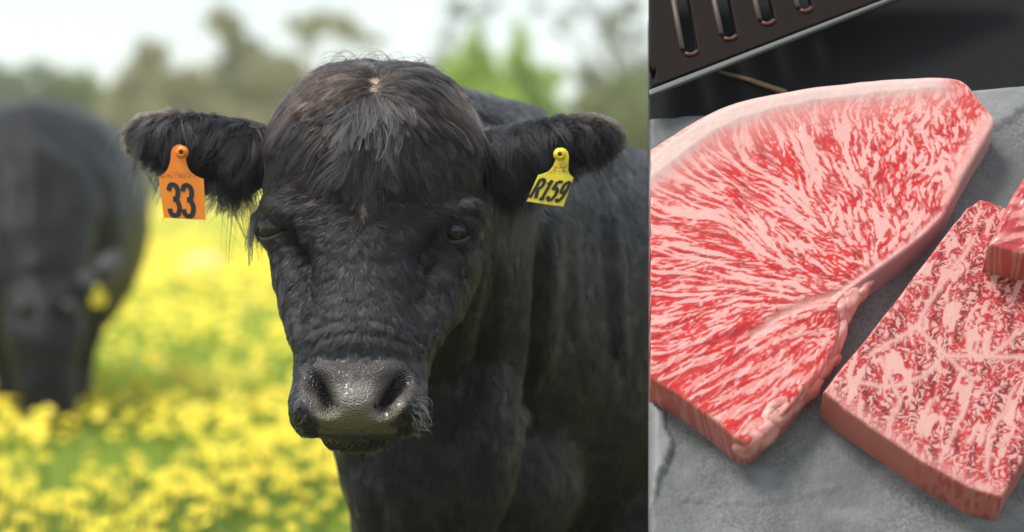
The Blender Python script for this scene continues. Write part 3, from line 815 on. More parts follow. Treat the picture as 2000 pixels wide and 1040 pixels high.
def hollow_at(u, v): return np.clip(np.exp(-(((u-368)/88)**2+((v-322)/34)**2)**2)+np.exp(-(((u-1108)/82)**2+((v-318)/34)**2)**2), 0, 1)
def to3(du, dv): return np.stack([du, np.zeros_like(du), -dv], 1)
def head_flow(u, v):
    # the crown whorl throws hair outwards; the brow whorl throws it sideways and down the face
    x1, y1 = u-733, v-168; r1 = np.hypot(x1, y1)+1
    x2, y2 = u-709, v-410; r2 = np.hypot(x2, y2)+1
    fx1, fy1 = x1/r1, y1/r1+.25*sstep(30, 160, r1)
    below = sstep(-40, 60, y2)
    fx2, fy2 = x2/r2, y2/r2*np.where(y2 < 0, .25, 1)+.35*(y2 < 0)*0
    side = sstep(30, 130, np.abs(x2))
    fy2 = fy2+.45*side*sstep(-120, 0, -np.abs(y2))
    w2 = sstep(300, 400, v)
    fx = fx1*(1-w2)+fx2*w2; fy = fy1*(1-w2)+fy2*w2
    low = sstep(480, 640, v)                     # down the nose the coat lies down and a little outwards
    fx = fx*(1-low)+low*(x2/230); fy = fy*(1-low)+low*.9
    nz = (fbm(u/38, v/38, 5)-.5)*1.5*(1-.5*low)
    c, s = np.cos(nz), np.sin(nz)
    return fx*c-fy*s, fx*s+fy*c

parts = {'fur': [], 'forelock': [], 'ear_cover': [], 'body_fur': []}
# face and forehead
p, n_ = tri_sample(cow_me, 21000, lambda c, n: (lambda u, v, d: is_head(u, v, d)*clear_of(u, v, d)*sstep(.75, .1, n[:, 1])*(1+.9*(v > 420)))(*project(c)))
u, v, d = project(p); fx, fy = head_flow(u, v)
top = sstep(520, 180, v); nosew = sstep(600, 700, v)
L = .0125+.018*top+.011*(fbm(u/34, v/34, 2)-.35)-.0055*nosew
edge = sstep(90, 170, np.abs(u-733))*sstep(330, 200, v)
tone = fbm(u/55, v/40, 7)
rgb = BLK+(BRN-BLK)*(top*np.clip(tone*1.6-.35, 0, 1)*.6)[:, None]
rgb = rgb+(RUST-rgb)*(np.exp(-(((u-630)/60)**2+((v-200)/45)**2))*.7+np.exp(-(((u-880)/35)**2+((v-200)/60)**2))*.55)[:, None]*(tone > .42)[:, None]
rgb = rgb+(GRY-rgb)*(sstep(420, 560, v)*.35)[:, None]
parts['fur'].append(grow(p, n_, to3(fx, fy), L*RNG.uniform(.8, 1.2, len(p)), .30+.12*top, 6, 11, .0026+.0016*top, .55+.2*top, .00048-.00014*nosew, rgb, drop=.12, wave=.10, tone=.8))
# longer locks over the crown, loose ends above it
p, n_ = tri_sample(cow_me, 1000, lambda c, n: (lambda u, v, d: is_head(u, v, d)*clear_of(u, v, d)*(v < 270)*sstep(1.0, .5, n[:, 1])*(.25+sstep(260, 150, v)))(*project(c)))
u, v, d = project(p); fx, fy = head_flow(u, v); tone = fbm(u/50, v/40, 12)
rgb = BLK+(BRN-BLK)*(np.clip(tone*1.8-.4, 0, 1)*.7)[:, None]
parts['fur'].append(grow(p, n_, to3(fx, fy), RNG.uniform(.016, .062, len(p)), .34, 8, 11, .0034, .75, .0004, rgb, drop=.25, wave=.12, tone=.8))
p, n_ = tri_sample(cow_me, 110, lambda c, n: (lambda u, v, d: is_head(u, v, d)*(v < 175)*(np.abs(u-720) < 120)*1.0)(*project(c)))
fl = np.stack([RNG.normal(-.2, .8, 110), np.zeros(110), RNG.uniform(.1, .7, 110)], 1)
parts['fur'].append(grow(p, n_, fl, RNG.uniform(.03, .065, 110), .7, 8, 3, .002, .3, .00024, np.tile(BLK, (110, 1)), drop=.15, wave=.2))
# the forelock hanging from the crown whorl in pointed locks
m_ = 560
fu = 735+RNG.normal(0, 34, m_); fv = 180+125*RNG.random(m_)**1.2; keep = (np.abs(fu-733) < 22+.5*(fv-165))
fu, fv = fu[keep], fv[keep]
tree_pts = np.stack([fu, fv], 1); sel = (D_ < 4.2) & (NRM[:, 1] < 0)
Us, Vs, Ps, Ns = U_[sel], V_[sel], V[sel], NRM[sel]
near = np.array([np.argmin((Us-a)**2+(Vs-b)**2) for a, b in tree_pts])
p, n_ = Ps[near], Ns[near]; n_ = unit(n_); u, v, d = project(p)
fl = to3((u-735)/190+RNG.normal(0, .10, len(p)), np.ones(len(p)))
tone = fbm(u/40, v/60, 15)
rgb = GRY*.9+(BRN-GRY*.9)*(np.clip(tone*1.5-.45, 0, 1)*.6)[:, None]
parts['forelock'].append(grow(p, n_, fl, RNG.uniform(.020, .060, len(p))*(1+.65*np.exp(-((u-715)/26)**2)), .2, 10, 12, .0024, .88, .0004, rgb*2.0, drop=.05, wave=.13, jit=.14, tone=.7))
# ears: back and rim hair outwards, long locks inside hanging down
p, n_ = tri_sample(cow_me, 6200, lambda c, n: (lambda u, v, d: is_ear(u, v, d)*(1-.75*hollow_at(u, v)*(n[:, 1] < -.1)))(*project(c)))
u, v, d = project(p); sg = np.where(u < 735, -1., 1.)
tipw = np.where(u < 735, sstep(400, 260, u), sstep(1080, 1200, u))
fl = np.stack([sg*(.9+.4*tipw), .15*np.ones(len(u)), -.5+.35*tipw+RNG.normal(0, .25, len(u))], 1)
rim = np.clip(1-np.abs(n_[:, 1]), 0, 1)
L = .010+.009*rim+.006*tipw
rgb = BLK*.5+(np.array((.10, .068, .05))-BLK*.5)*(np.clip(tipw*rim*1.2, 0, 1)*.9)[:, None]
parts['ear_cover'].append(grow(p, n_, fl, L*RNG.uniform(.7, 1.3, len(p)), .35+.5*rim, 6, 9, .003, .55, .00034, rgb, drop=.15, wave=.16, tone=.6))
p, n_ = tri_sample(cow_me, 650, lambda c, n: (lambda u, v, d: is_ear(u, v, d)*sstep(0, -.4, n[:, 1])*(.35+1.2*sstep(420, 480, np.where(u < 735, u, 1465-u))))(*project(c)))
u, v, d = project(p); sg = np.where(u < 735, -1., 1.)
fl = np.stack([sg*RNG.uniform(.1, 1.0, len(u)), -.1*np.ones(len(u)), -RNG.uniform(.6, 1.2, len(u))], 1)
parts['ear_cover'].append(grow(p, n_, fl, RNG.uniform(.028, .055, len(p)), .4, 8, 9, .003, .75, .00036, np.tile(GRY*.6, (len(p), 1)), drop=.3, wave=.15, tone=.9))
# tassels where the ears join the head
for u0, v0, du, m_ in ((462, 345, 22, 12), (985, 350, 34, 60)):
    j = np.array([np.argmin((U_-RNG.normal(u0, du))**2+(V_-RNG.normal(v0, 18))**2+1e5*((D_ > 4.3)+(NRM[:, 1] > .2))) for _ in range(m_)])
    sg = -1 if u0 < 735 else 1
    fl = np.stack([np.full(m_, -.28*sg if u0 < 735 else .06), np.zeros(m_), -np.ones(m_)], 1)+RNG.normal(0, .10, (m_, 3))
    parts['ear_cover'].append(grow(V[j], unit(NRM[j]), fl, RNG.uniform(.045, .10, m_), .3, 9, 14, .003, .8, .0003, np.tile(GRY*.45, (m_, 1)), drop=.35, wave=.10))
# neck, shoulder, flank
def body_w(c, n):
    u, v, d = project(c)
    return (d >= 4.30)*~is_ear(u, v, d)*sstep(.5, 0, n[:, 1])*(c[:, 2] > .35)*np.where(u < 1330, 1, .25)*np.where(d < 5.6, 1, .3)*sstep(1250, 1000, v)
p, n_ = tri_sample(cow_me, 17000, body_w)
u, v, d = project(p)
ang = (fbm(u/90, v/110, 21)-.5)*1.1
fx = .22+.25*sstep(1000, 1250, u)+ang*.6; fy = np.ones(len(u))
rgb = BLK*1.0+(GRY-BLK)*fbm(u/60, v/60, 23)[:, None]
parts['body_fur'].append(grow(p, n_, to3(fx, fy), (.015+.007*fbm(u/60, v/60, 25))*RNG.uniform(.8, 1.25, len(p)), .22, 5, 11, .0055, .4, .00056, rgb, drop=.08, wave=.10, tone=.5))
# crest tuft behind the head
p, n_ = tri_sample(cow_me, 700, lambda c, n: (lambda u, v, d: (d > 4.3)*(d < 4.9)*(u > 860)*(u < 1030)*(v < 285)*1.0)(*project(c)))
parts['body_fur'].append(grow(p, n_, np.stack([RNG.normal(.7, .4, len(p)), RNG.normal(0, .3, len(p)), RNG.normal(.1, .3, len(p))], 1), RNG.uniform(.02, .045, len(p)), .6, 7, 10, .005, .6, .0004, np.tile(GRY*.8, (len(p), 1)), drop=.2, wave=.18))
for name, lst in parts.items():
    hair_obj(name, np.concatenate([a for h in lst for a in [h[0]]]) if len({h[0].shape[1] for h in lst}) == 1 else None, np.concatenate([h[1] for h in lst]), np.concatenate([h[2] for h in lst]), hair_m, cow) if len({h[0].shape[1] for h in lst}) == 1 else [hair_obj(name, h[0], h[1], h[2], hair_m, cow) for h in lst]
# whiskers and lashes
wm = []
for (ua, ub, va, vb, sx, m_) in ((575, 600, 790, 845, -1, 34), (795, 826, 770, 850, 1, 60), (640, 760, 855, 876, 0, 60)):
    j = np.array([np.argmin((U_-RNG.uniform(ua, ub))**2+(V_-RNG.uniform(va, vb))**2+1e5*((D_ > 4.05)+(NRM[:, 1] > .3))) for _ in range(m_)])
    fl = np.stack([sx+RNG.normal(0, .4, m_), -.3*np.ones(m_), -RNG.uniform(.2, .9, m_)], 1)
    wm.append(grow(V[j], unit(NRM[j]), fl, RNG.uniform(.010, .042 if sx > 0 else .02, m_), .8, 8, 1, .001, 0, .00026, np.tile((.16, .15, .14), (m_, 1)), drop=.15, wave=.12))
hair_obj('whiskers', *[np.concatenate([w[i] for w in wm]) for i in range(3)], hair_m, cow)
for c, sx in ((EYE_R, -1), (EYE_L, 1)):
    m_ = 15; a = RNG.uniform(-1.0, 1.0, m_)
    root = c+.0225*np.stack([np.sin(a), -np.cos(a), .38+.1*np.cos(a)], 1)
    fl = np.stack([np.sin(a)+.5*sx, -np.cos(a), -.55*np.ones(m_)], 1)
    hair_obj('eyelash', *grow(root, unit(root-c), fl, RNG.uniform(.016, .030, m_), .5, 7, 2, .0008, .3, .00022, np.tile((.006, .006, .006), (m_, 1)), drop=.35, wave=.06), hair_m, cow)
# ------------------------------------------------------------------ ear tags
def flat_plate(name, uv, d, thick, bev=.0006):
    cu = bpy.data.curves.new(name, 'CURVE'); cu.dimensions = '2D'; cu.fill_mode = 'BOTH'
    sp = cu.splines.new('POLY'); sp.points.add(len(uv)-1); sp.use_cyclic_u = True
    for k, (u, v) in enumerate(uv):
        p = P(u, v, d); sp.points[k].co = (p[0], p[2], 0, 1)
    cu.extrude = thick/2-bev; cu.bevel_depth = bev; cu.bevel_resolution = 1
    o = bpy.data.objects.new('tmp', cu); COL.objects.link(o)
    me = bpy.data.meshes.new_from_object(o.evaluated_get(bpy.context.evaluated_depsgraph_get()))
    bpy.data.objects.remove(o); bpy.data.curves.remove(cu)
    c = co_of(me); me.vertices.foreach_set('co', np.stack([c[:, 0], d-c[:, 2], c[:, 1]], 1).astype(np.float32).ravel()); me.update(); me.materials.clear()
    return me
GLYPH = {'3': [[(.08, .80), (.22, .96), (.50, 1), (.78, .92), (.84, .74), (.72, .58), (.42, .53)], [(.42, .53), (.74, .48), (.90, .28), (.76, .06), (.46, 0), (.18, .06), (.06, .22)]],
         'R': [[(.12, 0), (.12, .5), (.12, 1)], [(.12, .97), (.55, .98), (.84, .86), (.84, .64), (.56, .52), (.12, .5)], [(.5, .5), (.68, .28), (.92, 0)]],
         '1': [[(.28, .76), (.42, .86), (.56, 1)], [(.56, 1), (.56, .5), (.56, 0)], [(.22, .02), (.55, .02), (.90, .02)]],
         '5': [[(.88, .97), (.5, .97), (.22, .97)], [(.22, .97), (.18, .75), (.15, .54)], [(.15, .54), (.42, .63), (.74, .56), (.88, .32), (.74, .08), (.44, 0), (.18, .06), (.06, .2)]],
         '9': [[(.84, .70), (.72, .94), (.46, 1), (.20, .90), (.13, .70), (.24, .50), (.48, .44), (.74, .54), (.84, .72)], [(.84, .72), (.84, .40), (.70, .10), (.44, 0), (.14, .12)]]}
def number(txt, u, v, d, hpx, wpx, rot, shear, bold, thick=.0004):
    """printed figures as thin raised ink strokes"""
    n = len(txt); cw = wpx/n; vs, fs, base, lay = [], [], 0, 0
    for i, ch in enumerate(txt):
        for st in GLYPH[ch]:
            p = catmull(st, 6, False); p = np.stack([(p[:, 0]*.86+.07-.5)*cw+(i-(n-1)/2)*cw, (p[:, 1]-.5)*hpx], 1)
            t = np.gradient(p, axis=0); t /= np.linalg.norm(t, axis=1)[:, None]; nn = np.stack([-t[:, 1], t[:, 0]], 1)*bold/2
            lay += 1; y = d-thick-lay*.00003
            for q, yy in ((p+nn, y), (p-nn, y), (p-nn, d), (p+nn, d)):
                x = q[:, 0]+q[:, 1]*shear; z = q[:, 1]; cs, sn = math.cos(rot), math.sin(rot); X, Z = x*cs+z*sn, -x*sn+z*cs
                c = P(u, v, d); vs.append(np.stack([c[0]+X*d/F, np.full(len(X), yy), c[2]+Z*d/F], 1))
            m = len(p)
            for a in range(4):
                b = (a+1) % 4; fs += [(base+a*m+k, base+a*m+k+1, base+b*m+k+1, base+b*m+k) for k in range(m-1)]
            fs += [(base, base+m, base+2*m, base+3*m), (base+m-1, base+4*m-1, base+3*m-1, base+2*m-1)]; base += 4*m
    return mesh_np('number', np.concatenate(vs), fs)
def tag_mat(name, a, b, grime, vlo, vhi, d):
    m = mat(name, rough=.42, Subsurface_Weight=.08, Subsurface_Scale=.01)
    s = nd(m, 'ShaderNodeSeparateXYZ'); lk(m, nd(m, 'ShaderNodeNewGeometry').outputs['Position'], s.inputs[0])
    zl, zh = P(0, vhi, d)[2], P(0, vlo, d)[2]
    r = nd(m, 'ShaderNodeMapRange'); lk(m, s.outputs['Z'], r.inputs[0]); r.inputs[1].default_value = zl; r.inputs[2].default_value = zh
    band = ramp(m, r.outputs[0], [(0, (0, 0, 0)), (.18, (1, 1, 1)), (.5, (.55,)*3), (1, (.0,)*3)])
    sp = ramp(m, noise(m, 260, 4), [(.42, (0, 0, 0)), (.58, (1, 1, 1))])
    f = nd(m, 'ShaderNodeMath', operation='MULTIPLY'); lk(m, band, f.inputs[0]); lk(m, sp, f.inputs[1])
    base = ramp(m, noise(m, 45, 4), [(.3, a), (.7, b)])
    lk(m, mixc(m, f.outputs[0], base, grime), bsdf(m).inputs['Base Color']); return m
ink = mat('tag_ink', (.016, .016, .02), .6)
steel = mat('tag_pin', (.35, .33, .3), .3, Metallic=.9)
hole_m = mat('tag_socket', (.02, .015, .01), .6)
def ear_tag(label, uv, d, mt, txt, tx, stud, r, ring_m):
    c = P(*stud, d); t = empty('ear_tag', tuple(c)); tag(t, label, 'ear tag', 'numbered ear tags')
    link('panel', flat_plate('panel', uv, d, .0022), t, [mt], smooth=False)
    link('number', number(txt, *tx[:2], d-.00135, *tx[2:]), t, [ink], smooth=False)
    k = d/F; g = Geo(); n = 24; th = np.arange(n)*2*math.pi/n
    g.loft([c+np.stack([r*s*k*np.cos(th), np.full(n, y), r*s*k*np.sin(th)], 1) for y, s in ((.004, 1.5), (-.001, 1.5), (-.002, 1.35), (-.0025, 1.0), (-.0085, .92), (-.0095, .8), (-.0095, .58), (-.004, .5))])
    st = link('stud', g.mesh('stud'), t, [ring_m])
    g = Geo(); g.ball(c+(0, -.0045, 0), (r*.45*k, .0012, r*.45*k), 14, 8); link('socket', g.mesh('socket'), st, [hole_m]).location = (0, 0, 0)
    g = Geo(); g.ball(c+(0, -.0058, 0), r*.2*k, 12, 8); link('pin', g.mesh('pin'), st, [steel]).location = (0, 0, 0)
    # shank that holds the tag through the ear
    g = Geo(); g.tube([c+(0, .002, 0), c+(0, .045, 0)], [.0025, .0025], 10); link('shank', g.mesh('shank'), t, [ring_m])
OR = tag_mat('orange_tag', (.95, .23, .012), (.97, .30, .02), (.30, .075, .03), 334, 349, 4.085)
YE = tag_mat('yellow_tag', (.88, .66, .02), (.93, .78, .05), (.28, .15, .012), 300, 342, 4.105)
ear_tag('orange ear tag numbered 33 hanging from the cow\'s ear', catmull([(348, 283), (338, 289), (334, 300), (333, 314), (326, 333), (311, 347), (311, 352), (319.5, 420), (323, 425), (360, 428), (396, 429.5), (401, 424), (398, 355), (396, 350), (381, 343), (369, 331), (363, 312), (364, 296), (357, 285)], 4),
        4.085, OR, '33', (354, 392, 60, 54, .05, -.12, 9.5), (355, 298), 8.5, OR)
ear_tag('yellow ear tag numbered R159 hanging tilted from the cow\'s ear', catmull([(1098, 290), (1106, 294), (1110, 304), (1109.5, 321), (1110, 337), (1117, 347), (1118, 352), (1101, 399), (1096, 402.5), (1036, 394), (1033, 388), (1050, 347), (1054, 343), (1073, 335), (1085, 316), (1084, 300), (1090, 292)], 4),
        4.105, YE, 'R159', (1075.5, 372, 39, 66, .12, .42, 6.6), (1093.5, 302), 8.5, YE)
c = P(192, 582, 11.60); k = 11.60/F
t = empty('ear_tag', tuple(c+(0, 0, .045))); tag(t, 'small blurred yellow ear tag on the grazing cow\'s ear', 'ear tag', 'numbered ear tags')
YF = mat('far_yellow_tag', (.72, .56, .03), .5)
link('panel', flat_plate('panel', [(187, 560), (196, 559), (200, 571), (208, 577), (206, 597), (179, 599), (177, 581), (185, 573)], 11.60, .004), t, [YF], smooth=False)
g = Geo(); g.ball(P(190, 562, 11.595), .010, 12, 8); link('stud', g.mesh('stud'), t, [YF])
# ------------------------------------------------------------------ the slanted display table with slate and beef
TH = math.radians(35)
BO = P(1634, 520, 3.93); BE1 = np.array((1., 0, 0)); BE2 = np.array((0, math.sin(TH), math.cos(TH))); BN = np.array((0, -math.cos(TH), math.sin(TH)))
CAM = np.array((0, 0, CAM_H)); M = 1450.0
def bp(u, v, h=0.0):
    """table coordinates (a, b) of the table point seen at pixel u, v on the plane h above the slate"""
    d = np.array(((u-1000)/F, 1.0, -(v-330)/F)); t = (h-(CAM-BO).dot(BN))/d.dot(BN); p = CAM+t*d-BO
    return p.dot(BE1), p.dot(BE2)
def bw(a, b, h): return BO+np.multiply.outer(a, BE1)+np.multiply.outer(b, BE2)+np.multiply.outer(h, BN)
def slab_mesh(name, uv, h1, h0, bev=.004, holes=(), hp=None):
    """plate with straight walls and rounded edges cut to an outline of pixels traced at height h1"""
    cu = bpy.data.curves.new(name, 'CURVE'); cu.dimensions = '2D'; cu.fill_mode = 'BOTH'
    for poly in [uv]+list(holes):
        sp = cu.splines.new('POLY'); sp.points.add(len(poly)-1); sp.use_cyclic_u = True
        for k, (u, v) in enumerate(poly):
            a, b = bp(u, v, h1); sp.points[k].co = (a, b, 0, 1)
    cu.extrude = (h1-h0)/2-bev; cu.bevel_depth = bev; cu.bevel_resolution = 2; cu.offset = -bev
    o = bpy.data.objects.new('tmp', cu); COL.objects.link(o)
    me = bpy.data.meshes.new_from_object(o.evaluated_get(bpy.context.evaluated_depsgraph_get()))
    bpy.data.objects.remove(o); bpy.data.curves.remove(cu)
    c = co_of(me); me.vertices.foreach_set('co', bw(c[:, 0], c[:, 1], c[:, 2]+(h1+h0)/2).astype(np.float32).ravel()); me.name = name; me.update(); me.materials.clear()
    return me
black_m = mat('black_table', (.008, .008, .0085), .5, Specular_IOR_Level=.12)
bump(black_m, noise(black_m, 60, 4), .12, .003)
leg_m = mat('table_leg', (.012, .012, .012), .5)
TSL = -.030
tb = bw(*bp(1700, 1000, TSL), TSL)
table = empty('display_table', (0.5, 4.0, 0)); tag(table, 'slanted black table carrying the slate board and raw beef', 'table')
link('tabletop', slab_mesh('tabletop', [(1268, -70), (2160, -70), (2160, 1110), (1268, 1110)], TSL-.0005, -.062, .002), table, [black_m], smooth=False)
for (u, v) in ((1290, 20), (2120, 20), (1290, 1085), (2120, 1085)):
    a, b = bp(u, v, -.062); q = bw(np.array([a]), np.array([b]), np.array([-.070]))[0]
    g = Geo(); s = .016; g.box((q[0]-s, q[1]-s+.02, -.01), (q[0]+s, q[1]+s+.02, q[2]-.01)); link('leg', g.mesh('leg'), table, [leg_m], smooth=False)

# slate board: relief of worn layers on a grid
slate_m = mat('grey_slate', rough=.55, Specular_IOR_Level=.35)
_s1 = noise(slate_m, 14, 8, rough=.65); _s2 = noise(slate_m, 220, 3); _s3 = noise(slate_m, 5, 6, dist=.8)
_b = mixc(slate_m, ramp(slate_m, _s2, [(.38, (0, 0, 0)), (.62, (1, 1, 1))]), ramp(slate_m, _s1, [(.3, (.072, .074, .069)), (.7, (.15, .152, .144))]), ramp(slate_m, _s3, [(.35, (.09, .092, .086)), (.65, (.18, .182, .174))]))
lk(slate_m, mixc(slate_m, attr(slate_m, 'pale'), _b, (.29, .29, .283)), bsdf(slate_m).inputs['Base Color'])
_bp = bump(slate_m, _s2, .5, .0015); _bp = bump(slate_m, _s1, .4, .004, _bp); bump(slate_m, noise(slate_m, 60, 6, dist=1.5), .3, .002, _bp)
SL = np.array([bp(u, v, 0) for u, v in ((1268, 231), (1450, 217), (1700, 194), (1900, 176), (2000, 167), (2160, 152), (2160, 1095), (1268, 1095))])
st = .0042
A_, B_ = np.meshgrid(np.arange(SL[:, 0].min()-.02, SL[:, 0].max()+.02, st), np.arange(SL[:, 1].min()-.02, SL[:, 1].max()+.02, st))
def grid_solid(name, poly, A, B, top, wall_px, rb, h0, relief=0, cut=None, rough=0.0):
    """height-field solid: flat top cut to the outline, rounded rim, straight wall down to h0"""
    sd = poly_sdf(A, B, poly)+rough*(fbm(A*M/45, B*M/45, 61, 2)-.5); gy, gx = np.gradient(sd, B[1, 0]-B[0, 0], A[0, 1]-A[0, 0])
    gl = np.hypot(gx, gy)+1e-9; gx, gy = gx/gl, gy/gl
    out = np.clip(-sd, 0, None)
    A2 = A+gx*out; B2 = B+gy*out
    q = np.clip(sd/rb, 0, 1); h = top-rb*(1-np.sqrt(1-(1-q)**2))
    w = np.clip(-sd/wall_px, 0, 1)
    H = np.where(sd > 0, h+relief*sstep(0, rb*2, sd), (top-rb)*(1-w)+h0*w)
    ny, nx = A.shape; idx = np.arange(ny*nx).reshape(ny, nx)
    ok = sd > -wall_px*1.25
    cell = ok[:-1, :-1] & ok[1:, :-1] & ok[:-1, 1:] & ok[1:, 1:]
    q4 = np.stack([idx[:-1, :-1][cell], idx[:-1, 1:][cell], idx[1:, 1:][cell], idx[1:, :-1][cell]], 1)
    if cut is not None:                       # sliced off along the straight line a = cut(b), the slice closed by a face of its own
        Ac, st = cut(B2), A[0, 1]-A[0, 0]
        A2 = np.where((A2 < Ac) & (A2 > Ac-1.6*st), Ac, A2); keep = (A2 >= Ac-1e-9).ravel()
        q4 = q4[keep[q4].all(1)]
    used = np.unique(q4); mp = np.full(ny*nx, -1); mp[used] = np.arange(len(used))
    W = bw(A2.ravel()[used], B2.ravel()[used], H.ravel()[used])
    q4 = mp[q4]
    if cut is not None:
        e = np.concatenate([q4[:, [0, 1]], q4[:, [1, 2]], q4[:, [2, 3]], q4[:, [3, 0]]]); es = np.sort(e, 1)
        key = es[:, 0].astype(np.int64)*len(W)+es[:, 1]; uq, ix, ct = np.unique(key, return_index=True, return_counts=True)
        on = (A2-Ac < 1e-6).ravel()[used]; be = e[ix[ct == 1]]; be = be[on[be].all(1)]
        vs = np.unique(be); low = np.full(len(W), -1); low[vs] = len(W)+np.arange(len(vs))
        W = np.concatenate([W, bw(A2.ravel()[used][vs], B2.ravel()[used][vs], np.full(len(vs), h0))])
        q4 = np.concatenate([q4, np.stack([be[:, 1], be[:, 0], low[be[:, 0]], low[be[:, 1]]], 1)]); used = np.concatenate([used, used[vs]])
    return W, q4, used, sd
sa, sb = A_*M, B_*M
rel = (fbm(sa/60, sb/60, 3)-.5)*.004+(fbm(sa/14, sb/14, 9)-.5)*.0012
SU, SV, _ = project(bw(A_, B_, np.zeros_like(A_)))
flake = poly_sdf(SU, SV, [(1240, 740), (1275, 790), (1296, 810), (1300, 840), (1312, 868), (1304, 900), (1290, 925), (1282, 960), (1270, 990), (1240, 1000)])
fl_ = sstep(-3, 3, flake+8*(fbm(sa/12, sb/12, 5)-.5)); rel = rel+fl_*.010
far_ = sstep(-6, 8, poly_sdf(SU, SV, [(1880, 120), (2200, 120), (2200, 240), (2010, 212), (1950, 250), (1900, 260)])+16*(fbm(sa/20, sb/14, 6)-.5)); rel = rel+far_*.006
for pts in ([(1335, 972), (1370, 978)], [(1400, 985), (1430, 978), (1480, 982), (1560, 968), (1640, 950)], [(1600, 880), (1660, 900), (1740, 960)]):
    rel = rel+curve_w(SU, SV, pts, 5)*.0035*vnoise(sa/8, sb/8)
W, q4, used, _ = grid_solid('slate', SL, A_, B_, 0.0, st*3, .004, -.030, rel)
me = mesh_np('slate_board', W, q4)
attr_f(me, 'pale', np.clip((fl_*.55+far_*.65*(.4+fbm(sa/30, sb/9, 8)))+.35*sstep(.5, .75, fbm(sa/110, sb/60, 17))*sstep(820, 960, SV), 0, 1).ravel()[used])
tag(link('slate_board', me, None, [slate_m]), 'rough grey slate board under the raw beef', 'slate board')

# ---- beef
meat_m = mat('marbled_beef', rough=.30, Coat_Weight=.15, Coat_Roughness=.12, Subsurface_Weight=.12, Subsurface_Scale=.012, Specular_IOR_Level=.32)
bsdf(meat_m).inputs['Subsurface Radius'].default_value = (1, .35, .25)
_mt = attr(meat_m, 'tint', 'Color'); _mn = noise(meat_m, 420, 3)
lk(meat_m, mixc(meat_m, .45, _mt, ramp(meat_m, _mn, [(.3, (.44, .44, .44)), (.7, (.58, .58, .58))]), 'MULTIPLY'), bsdf(meat_m).inputs['Base Color'])
_b1 = bump(meat_m, noise(meat_m, 150, 4), .25, .0025); bump(meat_m, attr(meat_m, 'relief'), .04, .002, _b1)
fat_m = mat('beef_fat', rough=.42, Subsurface_Weight=.2, Subsurface_Scale=.02)
lk(fat_m, ramp(fat_m, noise(fat_m, 55, 4), [(.3, (.52, .15, .13)), (.65, (.66, .33, .28))]), bsdf(fat_m).inputs['Base Color'])
bump(fat_m, noise(fat_m, 90, 3), .4, .004)
RED = np.array((.70, .020, .016)); DRED = np.array((.36, .011, .011)); PINK = np.array((.86, .42, .36)); PALE = np.array((.80, .56, .49)); BRIGHT = np.array((.64, .06, .045))

def lic(img, ang, L):
    """smear noise along a field of directions so that it becomes flowing streaks"""
    ny, nx = img.shape; Y, X = np.mgrid[0:ny, 0:nx].astype(float); acc = img.copy(); cnt = np.ones_like(img)
    for sgn in (1, -1):
        x, y = X.copy(), Y.copy()
        for k in range(int(L.max())):
            xi = np.clip(np.rint(x).astype(int), 0, nx-1); yi = np.clip(np.rint(y).astype(int), 0, ny-1)
            a = ang[yi, xi]; x = x+sgn*np.cos(a); y = y+sgn*np.sin(a)
            xi = np.clip(np.rint(x).astype(int), 0, nx-1); yi = np.clip(np.rint(y).astype(int), 0, ny-1)
            w = (k < L)*1.0; acc += img[yi, xi]*w; cnt += w
    return acc/cnt
def blur(a, s):
    r = int(max(1, round(s*2.5))); k = np.exp(-.5*(np.arange(-r, r+1)/s)**2); k /= k.sum()
    for ax in (0, 1):
        pad = [(r, r) if i == ax else (0, 0) for i in (0, 1)]; p = np.pad(a, pad, mode='edge')
        a = sum(k[i]*np.take(p, range(i, i+a.shape[ax]), axis=ax) for i in range(2*r+1))
    return a
def norm(a, s=40):
    m = blur(a, s); v = np.sqrt(blur((a-m)**2, s))+1e-9; return (a-m)/v

ST = .00125                                            # grid step of the meat tops, metres
def beef_grid(uv, h):
    po = catmull([bp(u, v, h) for u, v in uv], 5) if len(uv) > 12 else np.array([bp(u, v, h) for u, v in uv])
    lo, hi = po.min(0)-.05, po.max(0)+.05
    A, B = np.meshgrid(np.arange(lo[0], hi[0], ST), np.arange(lo[1], hi[1], ST))
    U, Vv, _ = project(bw(A, B, np.full(A.shape, h)))
    return po, A, B, U, Vv
def finish_beef(name, label, po, A, B, top, h0, rgb, wall_rgb, relief, red, rb=.008, cut=None, rough=.0):
    W, q4, used, sd = grid_solid(name, po, A, B, top, ST*13, rb, h0, relief, cut, rough)
    wall = sstep(rb*.9, -ST*1.5, sd)
    c = rgb*(1-wall[..., None])+wall_rgb*wall[..., None]
    me = mesh_np(name, W, q4); attr_c(me, 'tint', c.reshape(-1, 3)[used]); attr_f(me, 'relief', (1-red*.6).ravel()[used]*(1-wall.ravel()[used]))
    o = link(name, me, None, [meat_m]); tag(o, label, 'beef', 'raw marbled beef on the slate'); return o
def lerp(a, b, w): return a*(1-w[..., None])+b*w[..., None]

